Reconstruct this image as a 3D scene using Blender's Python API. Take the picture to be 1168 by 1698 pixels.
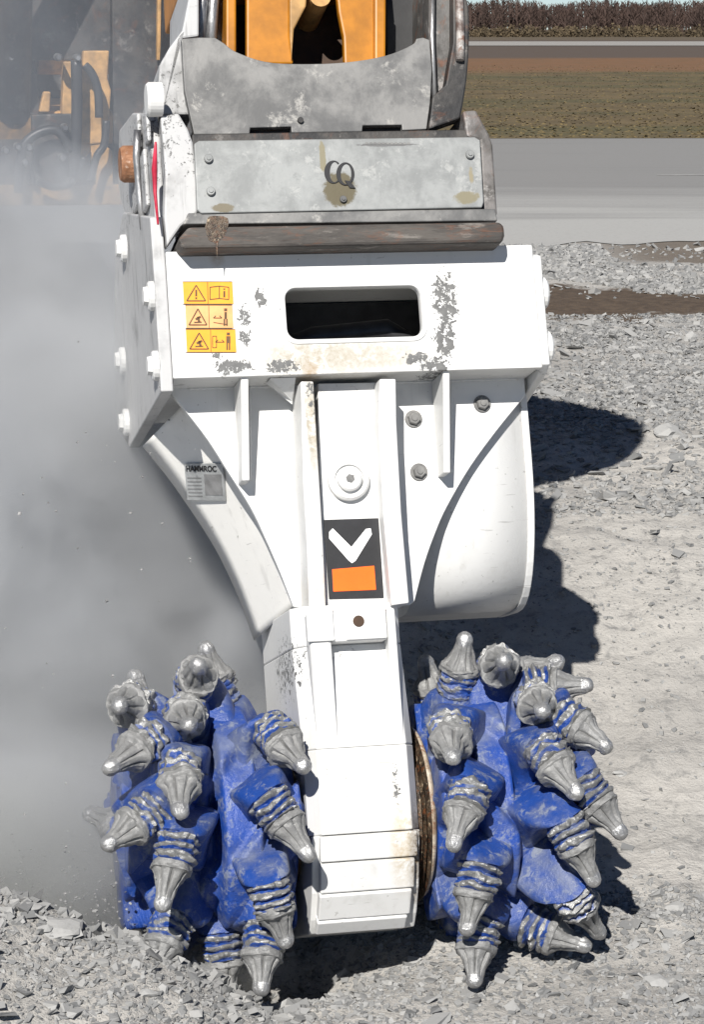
import bpy, bmesh, math, random
import numpy as np
from mathutils import Vector, Matrix, noise
R = math.radians
random.seed(7); rng = np.random.default_rng(11)
for o in list(bpy.data.objects): bpy.data.objects.remove(o)
S = bpy.context.scene
COL = S.collection
# ------------------------------------------------------------------ camera, world, sun, exposure
FPX = 4000.0; CX, CY = 584.0, 849.0; PITCH = R(11.37); CAMZ = 2.4
cd = bpy.data.cameras.new('camera'); cam = bpy.data.objects.new('camera', cd); COL.objects.link(cam)
cam.location = (0, 0, CAMZ); cam.rotation_euler = (math.pi/2 - PITCH, 0, 0)
cd.sensor_fit = 'VERTICAL'; cd.sensor_height = 24; cd.lens = 24*FPX/1698; cd.clip_end = 3000; cd.clip_start = 0.1
S.camera = cam
SUN_EL, SUN_AZ = R(41), R(12)        # shadows run away from the camera, slightly to the right
W = bpy.data.worlds.new('World'); S.world = W; W.use_nodes = True
wn = W.node_tree.nodes; bg = wn['Background']
sky = wn.new('ShaderNodeTexSky'); sky.sky_type = 'NISHITA'; sky.sun_disc = False
sky.sun_elevation = SUN_EL; sky.sun_rotation = math.pi + SUN_AZ; sky.altitude = 3500; sky.air_density = .8; sky.dust_density = 0.0; sky.ozone_density = 1.6
W.node_tree.links.new(sky.outputs[0], bg.inputs[0]); bg.inputs[1].default_value = 0.05
sd = bpy.data.lights.new('sun', 'SUN'); sun = bpy.data.objects.new('sun', sd); COL.objects.link(sun)
sd.energy = 5.0; sd.angle = R(0.5); sd.color = (1, .965, .91)
ldir = Vector((math.sin(SUN_AZ)*math.cos(SUN_EL), math.cos(SUN_AZ)*math.cos(SUN_EL), -math.sin(SUN_EL)))
sun.rotation_euler = ldir.to_track_quat('-Z', 'Y').to_euler(); sun.location = (-3, -6, 8)
S.view_settings.view_transform = 'Standard'; S.view_settings.look = 'None'; S.view_settings.exposure = 0.5
S.render.resolution_x = 705; S.render.resolution_y = 1024
S.render.engine = 'CYCLES'; S.cycles.volume_step_rate = 1.5; S.cycles.volume_max_steps = 96
S.cycles.volume_bounces = 2

# ------------------------------------------------------------------ frames
CAMP = Vector((0, 0, CAMZ))
def ray(px, py):
    return Vector(((px-CX)/FPX, math.cos(PITCH)+math.sin(PITCH)*(CY-py)/FPX, -math.sin(PITCH)+math.cos(PITCH)*(CY-py)/FPX))
YAW, TILT = R(12), R(20)
U = Vector((math.cos(YAW), math.sin(YAW), 0)); FH = Vector((math.sin(YAW), -math.cos(YAW), 0)); ZZ = Vector((0, 0, 1))
N = FH*math.cos(TILT) + ZZ*math.sin(TILT); V = FH*math.sin(TILT) - ZZ*math.cos(TILT)
d0 = ray(585, 515); O = CAMP + d0*(6.4/d0.y)
M = Matrix((( U.x, -N.x, -V.x, O.x), (U.y, -N.y, -V.y, O.y), (U.z, -N.z, -V.z, O.z), (0, 0, 0, 1)))
MI = M.inverted(); MR = MI.to_3x3(); CL = MI @ CAMP
def lray(px, py): return MR @ ray(px, py)
def L(px, py, y):                      # point of the plane local y = const seen there
    d = lray(px, py); return CL + d*((y-CL.y)/d.y)
def LX(px, py, x):
    d = lray(px, py); return CL + d*((x-CL.x)/d.x)
def XZ(pts, y): return [(p.x, p.z) for p in (L(a, b, y) for a, b in pts)]
def wy(px, py, Y):                     # world point at distance Y
    d = ray(px, py); return CAMP + d*(Y/d.y)

# ------------------------------------------------------------------ materials
def new_mat(name):
    m = bpy.data.materials.new(name); m.use_nodes = True
    return m, m.node_tree, m.node_tree.nodes['Principled BSDF']
class NT:
    def __init__(s, nt): s.nt = nt
    def n(s, t, **k):
        x = s.nt.nodes.new(t)
        for a, b in k.items(): setattr(x, a, b)
        return x
    def link(s, a, b): s.nt.links.new(a, b)
    def coord(s, kind='Object'): return s.n('ShaderNodeTexCoord').outputs[kind]
    def mapping(s, v, scale=(1,1,1), loc=(0,0,0), rot=(0,0,0)):
        m = s.n('ShaderNodeMapping'); s.link(v, m.inputs[0])
        m.inputs['Scale'].default_value = scale; m.inputs['Location'].default_value = loc; m.inputs['Rotation'].default_value = rot
        return m.outputs[0]
    def noise(s, v, scale, detail=4, rough=.55, dist=0, col=False):
        x = s.n('ShaderNodeTexNoise'); s.link(v, x.inputs['Vector'])
        x.inputs['Scale'].default_value = scale; x.inputs['Detail'].default_value = detail
        x.inputs['Roughness'].default_value = rough; x.inputs['Distortion'].default_value = dist
        return x.outputs[1 if col else 0]
    def vor(s, v, scale, feature='F1', out=0):
        x = s.n('ShaderNodeTexVoronoi', feature=feature); s.link(v, x.inputs['Vector']); x.inputs['Scale'].default_value = scale
        return x.outputs[out]
    def math(s, op, a, b=None, c=None, clamp=False):
        x = s.n('ShaderNodeMath', operation=op); x.use_clamp = clamp
        for i, q in enumerate((a, b, c)):
            if q is None: continue
            if isinstance(q, (int, float)): x.inputs[i].default_value = q
            else: s.link(q, x.inputs[i])
        return x.outputs[0]
    def ramp(s, v, lo, hi, a=0.0, b=1.0, smooth=True):
        x = s.n('ShaderNodeMapRange'); x.interpolation_type = 'SMOOTHSTEP' if smooth else 'LINEAR'
        s.link(v, x.inputs[0])
        for i, q in ((1, lo), (2, hi), (3, a), (4, b)): x.inputs[i].default_value = q
        return x.outputs[0]
    def mix(s, f, a, b):
        x = s.n('ShaderNodeMix', data_type='RGBA')
        if isinstance(f, (int, float)): x.inputs[0].default_value = f
        else: s.link(f, x.inputs[0])
        for i, q in ((6, a), (7, b)):
            if isinstance(q, tuple): x.inputs[i].default_value = (*q[:3], 1)
            else: s.link(q, x.inputs[i])
        return x.outputs[2]
    def bump(s, h, strength, dist, bsdf, prev=None):
        x = s.n('ShaderNodeBump'); x.inputs['Strength'].default_value = strength; x.inputs['Distance'].default_value = dist
        s.link(h, x.inputs['Height'])
        if prev is not None: s.link(prev, x.inputs['Normal'])
        s.link(x.outputs[0], bsdf.inputs['Normal']); return x.outputs[0]
    def sep(s, v):
        x = s.n('ShaderNodeSeparateXYZ'); s.link(v, x.inputs[0]); return x.outputs
    def blob(s, v, c, r, soft=1.0):    # 1 at the centre of an ellipsoid, 0 outside
        m = s.n('ShaderNodeMapping'); m.vector_type = 'POINT'; s.link(v, m.inputs[0])
        m.inputs['Scale'].default_value = tuple(1/q for q in r)
        m.inputs['Location'].default_value = tuple(-a/q for a, q in zip(c, r))
        l = s.n('ShaderNodeVectorMath', operation='LENGTH'); s.link(m.outputs[0], l.inputs[0])
        return s.ramp(l.outputs['Value'], 0.25, 1.0, soft, 0)

def white_paint(name, chips=(), stains=(), base=(.64,.64,.63), dirt=.35, dust=(.36,.35,.32)):
    m, nt, b = new_mat(name); t = NT(nt); c = t.coord()
    n1 = t.noise(c, 7, 6, .6); n2 = t.noise(c, 60, 4, .6); n3 = t.noise(c, 26, 5, .7, .6)
    st = t.noise(t.mapping(c, (30, 30, 2.5)), 1.0, 4, .6)
    col = t.mix(t.math('MULTIPLY', t.ramp(n1, .5, .78), dirt), base, dust)
    col = t.mix(t.math('MULTIPLY', t.ramp(st, .56, .72), dirt*.8), col, dust)
    col = t.mix(t.ramp(n2, .66, .72, 0, .6), col, (.26, .25, .23))
    scr = t.noise(t.mapping(c, (9, 9, 160), rot=(0,.35,.2)), 1.0, 3, .6); col = t.mix(t.ramp(scr, .70, .74, 0, .5), col, (.28,.27,.26))
    for (p, r, k, sc) in stains:
        f = t.math('MULTIPLY', t.math('MULTIPLY', t.blob(c, p, r), t.math('ADD', t.math('MULTIPLY', t.ramp(n3, .3, .55), .7), t.math('MULTIPLY', t.ramp(t.noise(c, 95, 4, .7), .45, .6), .3))), k)
        col = t.mix(f, col, sc)
    f = None
    for (p, r, k) in chips:
        q = t.blob(c, p, r, k); f = q if f is None else t.math('MAXIMUM', f, q)
    if f is not None:
        cn = t.noise(c, 58, 6, .68, .6)
        e = t.ramp(t.math('ADD', t.math('MULTIPLY', f, .21), t.math('ADD', t.math('MULTIPLY', cn, .75), t.math('MULTIPLY', t.noise(c, 170, 3, .6), .25))), .665, .68)
        col = t.mix(e, col, t.mix(n2, (.05,.05,.05), (.20,.20,.195)))
        t.bump(t.math('SUBTRACT', 1.0, e), .5, .002, b)
    else:
        t.bump(t.noise(c, 60, 5, .7), .22, .003, b)
    nt.links.new(col, b.inputs['Base Color'])
    nt.links.new(t.ramp(n1, .3, .7, .38, .62), b.inputs['Roughness'])
    return m
def metal_dirt(name, cols, scale=6, rough=.6, metallic=.3, bump=.4, rust=0.0, stretch=(1,1,1), bumpd=.004, stains=(), dist=.5):
    m, nt, b = new_mat(name); t = NT(nt); c0 = t.coord(); c = t.mapping(c0, stretch)
    n1 = t.noise(c, scale, 7, .68, dist*.4); n2 = t.noise(c, scale*6, 5, .6); n3 = t.noise(c, scale*1.7, 6, .75, dist*.5)
    col = t.mix(t.ramp(n1, .38, .62), cols[0], cols[1])
    col = t.mix(t.ramp(n3, .55, .66, 0, .9), col, cols[2])
    col = t.mix(t.ramp(n2, .6, .72, 0, .6), col, cols[0])
    if rust: col = t.mix(t.math('MULTIPLY', t.ramp(t.noise(c, scale*2.3, 6, .7, 1), .52, .68), rust), col, (.16, .055, .02))
    for (p, r, k, sc) in stains: col = t.mix(t.ramp(t.math('ADD', t.math('MULTIPLY', t.blob(c0, p, r), k), t.math('MULTIPLY', t.noise(c0, 30, 7, .75), 1.1)), .80, 1.02), col, sc)
    nt.links.new(col, b.inputs['Base Color']); b.inputs['Metallic'].default_value = metallic
    b.inputs['Roughness'].default_value = rough
    t.bump(t.math('ADD', n2, n1), bump, bumpd, b)
    return m
def plain(name, col, rough=.5, metallic=0, var=.25, scale=25, bump=.15):
    m, nt, b = new_mat(name); t = NT(nt); c = t.coord()
    n = t.noise(c, scale, 5, .6)
    dk = tuple(q*(1-var) for q in col); lt = tuple(min(1, q*(1+var)) for q in col)
    nt.links.new(t.mix(t.ramp(n, .3, .7), dk, lt), b.inputs['Base Color'])
    b.inputs['Roughness'].default_value = rough; b.inputs['Metallic'].default_value = metallic
    t.bump(n, bump, .003, b)
    return m
def worn_paint(name, paint, bare, k=1.0, metal_wear=.55, dustcol=(.36,.36,.35)):
    """paint that is worn to bare steel where the attribute 'wear' is high, dust on top"""
    m, nt, b = new_mat(name); t = NT(nt); c = t.coord()
    a = t.n('ShaderNodeAttribute', attribute_name='wear').outputs['Fac']
    n1 = t.noise(c, 38, 6, .7, .6); n2 = t.noise(c, 9, 5, .6); n3 = t.noise(c, 120, 4, .7)
    e = t.ramp(t.math('ADD', t.math('MULTIPLY', a, k), t.math('MULTIPLY', n1, .8)), .80, .95)
    p = t.mix(t.ramp(n2, .35, .7), paint, tuple(q*.7+.01 for q in paint))
    p = t.mix(t.ramp(n2, .46, .72, 0, .5), p, dustcol)
    p = t.mix(t.ramp(n1, .55, .70, 0, .75), p, dustcol)
    p = t.mix(t.ramp(t.noise(c, 16, 7, .75, .4), .54, .62, 0, .7), p, dustcol)
    br = t.mix(n1, bare, tuple(q*.55 for q in bare)); br = t.mix(t.ramp(n3, .55, .7), br, tuple(min(1, q*1.7) for q in bare))
    nt.links.new(t.mix(e, p, br), b.inputs['Base Color'])
    nt.links.new(t.math('MULTIPLY', e, metal_wear), b.inputs['Metallic'])
    nt.links.new(t.ramp(n1, .35, .65, .30, .6), b.inputs['Roughness'])
    bp = t.bump(t.math('ADD', t.math('MULTIPLY', n1, 1.0), n3), .45, .006, b)
    return m

z_br = 0
MT = {}
def lp(px, py, y): return tuple(L(px, py, y))
MT['bracket'] = white_paint('bracket_white', chips=[
    (lp(738,500,0), (.06,.4,.15), 1.0), (lp(738,560,0), (.05,.4,.10), 1.05), (lp(432,495,0), (.03,.4,.06), .95), (lp(405,525,0), (.03,.4,.06), .95),
    (lp(405,560,0), (.035,.4,.04), .95), (lp(388,608,0), (.09,.4,.035), 1.15), (lp(468,608,0), (.08,.4,.035), 1.05), (lp(690,595,0), (.06,.4,.03), 1.05), (lp(722,605,0), (.07,.4,.035), 1.1),
    (lp(364,590,0), (.03,.4,.02), .9), (lp(470,520,0), (.02,.4,.08), .6)],
    stains=[(lp(530,590,0), (.27,.4,.085), 1.0, (.37,.335,.27)), (lp(515,655,.05), (.05,.4,.12), .8, (.30,.19,.08)), (lp(640,590,0), (.2,.4,.06), .85, (.40,.365,.30)), (lp(360,420,0), (.03,.4,.05), .6, (.3,.2,.1))], dirt=.16)
MT['white'] = white_paint('white_paint', dirt=.28)
MT['rib'] = white_paint('rib_white', chips=[(lp(515,660,.02), (.025,.4,.08), .9)],
    stains=[(lp(515,700,.03), (.03,.4,.2), .9, (.34,.29,.20)), (lp(530,980,.03), (.05,.4,.08), .6, (.5,.42,.3))], dirt=.2)
MT['gear'] = white_paint('gearbox_white', chips=[(lp(656,1300,0), (.02,.3,.12), .75), (lp(470,1110,.2), (.3,.3,.15), .75)],
    stains=[(lp(668,1400,0), (.05,.3,.16), .8, (.42,.34,.22)), (lp(690,1420,.05), (.04,.3,.2), 1.0, (.10,.07,.04)), (lp(640,1290,0), (.05,.3,.14), .5, (.5,.46,.38))], dirt=.25)
MT['white_dusty'] = white_paint('dusty_white', dirt=.9, base=(.42,.42,.42), dust=(.16,.16,.16), chips=[(lp(240,260,.3), (.6,.7,.34), .62)])
MT['plate_grey'] = metal_dirt('worn_grey_plate', [(.10,.10,.10), (.21,.207,.20), (.33,.32,.30)], 5, .55, .2, .25, bumpd=.003)
MT['galv'] = metal_dirt('galvanised_plate', [(.20,.207,.205), (.28,.288,.284), (.34,.345,.335)], 9, .5, .2, .15, bumpd=.002,
    stains=[(lp(565,315,-.03), (.07,.4,.075), .75, (.10,.085,.05)), (lp(535,260,-.03), (.014,.4,.07), .65, (.2,.18,.12)), (lp(775,328,-.03), (.06,.4,.03), .6, (.2,.18,.12)), (lp(370,345,-.03), (.05,.4,.02), .6, (.15,.13,.09)), (lp(782,290,-.03), (.012,.4,.05), .5, (.24,.21,.14)), (lp(640,240,-.03), (.14,.4,.008), .6, (.12,.12,.12))])
MT['beam'] = metal_dirt('rusty_beam', [(.04,.036,.033), (.085,.076,.068), (.17,.155,.14)], 9, .75, .1, .6, rust=.45, stretch=(.4,1,2), dist=.1)
MT['darkmetal'] = metal_dirt('dark_steel', [(.025,.025,.026), (.07,.065,.06), (.16,.15,.14)], 6, .6, .3, .5, rust=.35)
MT['rust'] = metal_dirt('rusty_pin', [(.22,.10,.05), (.35,.18,.10), (.45,.33,.26)], 18, .7, .2, .6, rust=.6)
MT['yellow'] = plain('yellow_paint', (.38,.145,.006), .42, 0, .2, 12, .1)
MT['yellow_dusty'] = plain('dusty_yellow', (.42,.24,.085), .6, 0, .35, 14, .2)
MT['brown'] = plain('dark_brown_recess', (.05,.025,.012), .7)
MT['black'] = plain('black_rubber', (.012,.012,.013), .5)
MT['hose'] = plain('hydraulic_hose', (.03,.03,.032), .45)
MT['silver'] = metal_dirt('silver_tube', [(.10,.10,.11), (.38,.38,.38), (.5,.5,.5)], 14, .4, .7, .4, stretch=(1,1,.3))
MT['orange'] = plain('orange_decal', (.95,.28,.02), .45, 0, .06)
MT['yl_decal'] = plain('amber_decal', (.85,.33,.012), .45, 0, .06)
MT['pk_decal'] = plain('faded_decal', (.72,.36,.14), .45, 0, .10)
MT['ink'] = plain('ink_black', (.008,.008,.01), .5, 0, .3)
MT['ink_brown'] = plain('ink_brown', (.10,.045,.01), .5, 0, .3)
MT['white_ink'] = plain('white_ink', (.8,.8,.8), .5, 0, .05)
MT['orange_vivid'] = plain('orange_reflector', (1.0,.135,.004), .4, 0, .05)
MT['label'] = plain('nameplate_grey', (.36,.37,.37), .5, .2, .2)
MT['label2'] = plain('nameplate_dark', (.20,.20,.20), .5)
MT['red'] = plain('red_tape', (.45,.02,.05), .5)
MT['cream'] = metal_dirt('cream_ring', [(.20,.14,.09), (.42,.36,.28), (.50,.45,.37)], 14, .65, 0, .6, rust=1.0)
MT['gunk'] = metal_dirt('greasy_seal', [(.02,.014,.01), (.10,.07,.045), (.42,.33,.22)], 30, .4, .1, .9, rust=.9)
MT['blue'] = worn_paint('blue_paint', (.012,.054,.28), (.25,.25,.25), .55, .4, (.20,.225,.28))
MT['holder'] = worn_paint('worn_blue_steel', (.012,.050,.24), (.30,.30,.295), .80, .45, (.20,.22,.26))
MT['pick'] = worn_paint('pick_steel', (.19,.19,.188), (.44,.44,.44), .55, .65, (.27,.27,.265))

# ------------------------------------------------------------------ mesh helpers
class MB:
    def __init__(s): s.v = []; s.f = []; s.sm = []; s.w = []
    def add(s, vs, fs, smooth=False, wear=None):
        k = len(s.v); s.v += [tuple(p) for p in vs]; s.f += [tuple(i+k for i in f) for f in fs]; s.sm += [smooth]*len(fs)
        s.w += list(wear) if wear is not None else [0.0]*len(vs)
    def box(s, x0, x1, y0, y1, z0, z1):
        s.add([(x0,y0,z0),(x1,y0,z0),(x1,y1,z0),(x0,y1,z0),(x0,y0,z1),(x1,y0,z1),(x1,y1,z1),(x0,y1,z1)],
              [(0,3,2,1),(4,5,6,7),(0,1,5,4),(1,2,6,5),(2,3,7,6),(3,0,4,7)])
    def prism(s, A, B, smooth=False):  # two matching loops of 3D points, capped
        n = len(A); s.add(list(A)+list(B), [tuple(range(n))[::-1], tuple(range(n, 2*n))] + [(i, (i+1) % n, n+(i+1) % n, n+i) for i in range(n)], smooth)
    def plate(s, xz, y0, y1, dy=None): # polygon in local x,z extruded along y
        s.prism([(x, y0, z) for x, z in xz], [(x, y1, z) for x, z in xz])
    def plate_yz(s, yz, x0, x1): s.prism([(x0, y, z) for y, z in yz], [(x1, y, z) for y, z in yz])
    def ring(s, outer, inner, y0, y1): # plate with a hole, matching loops
        n = len(outer); a = [(x,y0,z) for x,z in outer]+[(x,y0,z) for x,z in inner]+[(x,y1,z) for x,z in outer]+[(x,y1,z) for x,z in inner]
        f = []
        for i in range(n):
            j = (i+1) % n
            f += [(i,j,n+j,n+i), (2*n+i,3*n+i,3*n+j,2*n+j), (i,2*n+i,2*n+j,j), (n+i,n+j,3*n+j,3*n+i)]
        s.add(a, f)
    def tube(s, pts, r, n=12, smooth=True, cap=True):
        pts = [Vector(p) for p in pts]; rs = r if isinstance(r, (list, tuple)) else [r]*len(pts)
        k = len(s.v); vs = []; fs = []
        up = Vector((.13,.31,.94)); prev = None
        for i, p in enumerate(pts):
            t = (pts[min(i+1, len(pts)-1)] - pts[max(i-1, 0)]).normalized()
            if prev is None:
                a = t.cross(up)
                if a.length < .1: a = t.cross(Vector((1,0,0)))
                a.normalize()
            else: a = (prev - t*prev.dot(t)).normalized()
            prev = a; b = t.cross(a)
            for q in range(n):
                w = 2*math.pi*q/n; vs.append(p + (a*math.cos(w)+b*math.sin(w))*rs[i])
        for i in range(len(pts)-1):
            for q in range(n):
                q2 = (q+1) % n; fs.append((i*n+q, i*n+q2, (i+1)*n+q2, (i+1)*n+q))
        s.add(vs, fs, smooth)
        if cap:
            s.f.append(tuple(k+q for q in range(n))[::-1]); s.sm.append(False)
            e = k+(len(pts)-1)*n; s.f.append(tuple(e+q for q in range(n))); s.sm.append(False)
    def lathe(s, c, ax, prof, n=24, smooth=False):  # prof: (distance along axis, radius)
        c = Vector(c); ax = Vector(ax).normalized(); a = ax.cross(Vector((.3,.2,.93))).normalized(); b = ax.cross(a)
        vs = []; fs = []
        for d, r in prof:
            for q in range(n):
                w = 2*math.pi*q/n; vs.append(c+ax*d+(a*math.cos(w)+b*math.sin(w))*r)
        m = len(prof)
        for i in range(m-1):
            for q in range(n):
                q2 = (q+1) % n; fs.append((i*n+q, i*n+q2, (i+1)*n+q2, (i+1)*n+q))
        fs.append(tuple(range(n))[::-1]); fs.append(tuple(range((m-1)*n, m*n)))
        s.add(vs, fs, smooth)
    def build(s, name, mat, parent=None, bevel=0.0, seg=2, wear=False, recalc=True, crisp=0):
        me = bpy.data.meshes.new(name); me.from_pydata(s.v, [], s.f)
        me.polygons.foreach_set('use_smooth', s.sm); me.materials.append(MT[mat] if isinstance(mat, str) else mat)
        if wear: me.attributes.new('wear', 'FLOAT', 'POINT').data.foreach_set('value', s.w)
        if recalc:
            bm = bmesh.new(); bm.from_mesh(me); bmesh.ops.recalc_face_normals(bm, faces=bm.faces)
            if crisp:
                for e in bm.edges:
                    if len(e.link_faces) == 2 and e.calc_face_angle(0) > crisp: e.smooth = False
            bm.to_mesh(me); bm.free()
        me.update()
        o = bpy.data.objects.new(name, me); COL.objects.link(o)
        if parent: o.parent = parent
        if bevel:
            b = o.modifiers.new('bevel', 'BEVEL'); b.width = bevel; b.segments = seg; b.limit_method = 'ANGLE'; b.angle_limit = R(35)
            b.harden_normals = False
        return o
def tag(o, label=None, cat=None, group=None, kind=None):
    for k, v in (('label', label), ('category', cat), ('group', group), ('kind', kind)):
        if v: o[k] = v
    return o
def empty(name, mat=None):
    o = bpy.data.objects.new(name, None); COL.objects.link(o); o.empty_display_size = .1
    if mat is not None: o.matrix_world = mat
    return o
def rrect(x0, x1, z0, z1, r, n=6):
    pts = []
    for cx_, cz_, a0 in ((x1-r, z1-r, 0), (x0+r, z1-r, 90), (x0+r, z0+r, 180), (x1-r, z0+r, 270)):
        for i in range(n+1):
            a = R(a0+90*i/n); pts.append((cx_+r*math.cos(a), cz_+r*math.sin(a)))
    return pts
def smooth_curve(pts, k=5):
    P = [Vector((*p, 0)) if len(p) == 2 else Vector(p) for p in pts]; out = []
    for i in range(len(P)-1):
        a, b, c, d = P[max(i-1,0)], P[i], P[i+1], P[min(i+2, len(P)-1)]
        for j in range(k):
            t = j/k; q = .5*((2*b)+(-a+c)*t+(2*a-5*b+4*c-d)*t*t+(-a+3*b-3*c+d)*t**3)
            out.append((q.x, q.y) if len(pts[0]) == 2 else tuple(q))
    out.append(tuple(P[-1])[:len(pts[0])]); return out
def text_into(parent, name, body, size, mat, frame, extrude=.0006, bold=0):
    c = bpy.data.curves.new(name, 'FONT'); c.body = body; c.size = size; c.extrude = extrude; c.offset = bold
    o = bpy.data.objects.new(name, c); COL.objects.link(o)
    dg = bpy.context.evaluated_depsgraph_get(); me = bpy.data.meshes.new_from_object(o.evaluated_get(dg)); COL.objects.unlink(o); bpy.data.objects.remove(o)
    me.transform(frame); me.materials.clear(); me.materials.append(MT[mat]); me.name = name
    o = bpy.data.objects.new(name, me); COL.objects.link(o); o.parent = parent; return o
def bolt(parent, c, ax, r, mat, h=.016, name='bolt', washer=True, hexn=6):
    m = MB(); c = Vector(c); ax = Vector(ax).normalized()
    if washer: m.lathe(c, ax, [(-.004, r*1.35), (.003, r*1.35), (.004, r*1.25)], 20)
    m.lathe(c, ax, [(.004, r), (h-.003, r), (h, r*.85)], hexn)
    m.lathe(c, ax, [(h-.001, r*.5), (h+.003, r*.45)], 10)
    return m.build(name, mat, parent)

# ================================================================== SETTING
GROUND_PTS = [(-40,-.07),(6.15,-.07),(6.9,.06),(7.8,.34),(8.8,.62),(9.9,.75),(3000,.75)]
def prof(Y):
    for (a, ga), (b, gb) in zip(GROUND_PTS, GROUND_PTS[1:]):
        if Y <= b:
            t = (Y-a)/(b-a); return ga+(gb-ga)*t
    return .75
def gprof(Y): return (prof(Y-.3)+prof(Y-.1)+prof(Y+.1)+prof(Y+.3))/4
def sst(a, b, x):
    t = max(0, min(1, (x-a)/(b-a))); return t*t*(3-2*t)
def gz(x, Y, fine=True):
    z = gprof(Y)
    if Y > 16: return z
    # mound in the left foreground
    xw = x+.05*noise.noise(Vector((x*4, Y*4, 3))); hh = 0
    MP = [(-9,.5),(-1.3,.42),(-.92,.315),(-.68,.225),(-.54,.215),(-.44,.15),(-.30,.045),(-.2,0),(90,0)]
    for (a, ha), (b_, hb_) in zip(MP, MP[1:]):
        if a <= xw <= b_: hh = ha+(hb_-ha)*(xw-a)/(b_-a); break
    z += hh*(1-sst(5.84, 6.02, Y-.05*noise.noise(Vector((x*5, 1, 7)))))*(.15+.85*sst(4.7, 5.8, Y))
    # hollow dug by the drums
    hx, hy = (x+.38)/.50, (Y-6.14)/.22
    z -= .27*math.exp(-(hx*hx+hy*hy)*1.4)
    if fine:
        k = 1-sst(12, 16, Y)
        p = Vector((x, Y, 0))
        z += k*(.05*noise.noise(p*.9)+.022*noise.noise(p*3.1)+.012*noise.noise(p*9)+.006*noise.noise(p*26))*(.35+.65*sst(.0,.5,abs(x-.4)) if Y < 6.8 else 1)
    return z
def grid_axis(fine0, fine1, step, lo, hi, g=1.25):
    a = list(np.arange(fine0, fine1, step)); s = step; q = a[-1]
    while q < hi: s *= g; q += s; a.append(min(q, hi))
    s = step; q = a[0]; pre = []
    while q > lo: s *= g; q -= s; pre.append(max(q, lo))
    return pre[::-1]+a
xs = grid_axis(-1.6, 1.9, .014, -900, 900, 1.22); ys = grid_axis(4.9, 9.6, .0165, -60, 1500, 1.06)
vv = [(x, y, gz(x, y)) for y in ys for x in xs]; nx = len(xs)
ff = [(j*nx+i, j*nx+i+1, (j+1)*nx+i+1, (j+1)*nx+i) for j in range(len(ys)-1) for i in range(nx-1)]
m, nt, b = new_mat('ground_gravel'); t = NT(nt); c = t.coord(); s3 = t.sep(c)
n1 = t.noise(c, 1.3, 5, .6); n2 = t.noise(c, 18, 6, .7); n3 = t.noise(c, 75, 4, .7); vo = t.vor(c, 42, 'F1', 1)
base = t.mix(t.ramp(n1, .35, .65), (.31,.298,.28), (.39,.375,.35))
base = t.mix(t.ramp(n2, .30, .50), (.21,.205,.197), base)
base = t.mix(t.ramp(t.noise(t.mapping(c, (.5, 1.6, 1), rot=(0,0,.5)), 2.2, 5, .65), .5, .62, 0, .5), base, (.45,.43,.40))
base = t.mix(t.ramp(n3, .60, .70, 0, .45), base, (.13,.128,.12))
warp = t.math('MULTIPLY', t.math('SUBTRACT', t.noise(t.mapping(c, (1,.6,1)), 1.1, 7, .7), .5), 2.4)
Yw = t.math('ADD', s3[1], warp); Xw = s3[0]
up1 = t.math('ADD', t.math('MULTIPLY', t.math('SUBTRACT', Xw, 1.2), -1.0), 16.1)   # far edge of the brown wedge
f1 = t.math('MULTIPLY', t.ramp(t.math('SUBTRACT', t.math('SUBTRACT', Yw, t.math('MULTIPLY', Xw, .3)), 13.55), -.1, .1), t.ramp(t.math('SUBTRACT', up1, Yw), -.1, .1))
soil = t.mix(t.ramp(n2, .35, .65), (.055,.036,.022), (.10,.07,.045))
base = t.mix(f1, base, soil)
f2 = t.math('MULTIPLY', t.ramp(t.math('SUBTRACT', t.math('ADD', Yw, t.math('MULTIPLY', Xw, .0)), 17.0), -.2, .2), t.ramp(Yw, 22, 23, 1, 0))
base = t.mix(t.math('MULTIPLY', f2, t.ramp(Xw, 1.6, 2.3, .25, 1)), base, t.mix(n2, (.10,.08,.06), (.20,.17,.14)))
nt.links.new(base, b.inputs['Base Color']); b.inputs['Roughness'].default_value = .9
t.bump(t.math('ADD', t.math('MULTIPLY', n2, 1.4), n3), .7, .014, b)
MT['ground'] = m
g = MB(); g.v = vv; g.f = ff; g.sm = [True]*len(ff); g.w = [0]*len(vv)
tag(g.build('ground', 'ground', recalc=False), kind='structure')

def sheet(name, mat, pts, z, kind='structure'):
    mb = MB(); n = len(pts)
    mb.add([(x, y, z) for x, y in pts], [tuple(range(n))]); o = mb.build(name, mat, recalc=False)
    if o.data.polygons[0].normal.z < 0: o.data.flip_normals()
    return tag(o, kind=kind)
# dusty asphalt lane, pale where the crushed rock was tracked over it
m, nt, b = new_mat('dusty_asphalt'); t = NT(nt); c = t.coord(); s3 = t.sep(c)
n1 = t.noise(t.mapping(c, (.12, 1.1, 1)), 1.0, 6, .6); n2 = t.noise(c, 30, 4, .7)
f = t.ramp(t.math('ADD', s3[1], t.math('MULTIPLY', n1, 7)), 24.5, 29.5)
col = t.mix(f, (.34,.335,.32), (.205,.20,.192)); col = t.mix(t.ramp(n1, .5, .7, 0, .35), col, (.15,.148,.143)); col = t.mix(t.ramp(n2, .5, .75, 0, .3), col, (.12,.12,.12))
nt.links.new(col, b.inputs['Base Color']); b.inputs['Roughness'].default_value = .85; t.bump(n2, .3, .01, b); MT['asphalt'] = m
near = [(-60, 18.2)] + [(x, 18.3+1.3*noise.noise(Vector((x*.7, 5, 0)))+.5*noise.noise(Vector((x*3, 9, 0))) - (.0 if x < 1.5 else -.6)) for x in np.arange(-20, 20, .12)] + [(60, 19)]
far = [(60, 38.5), (-60, 34.6)]
sheet('road', 'asphalt', near+far, .756)
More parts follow.
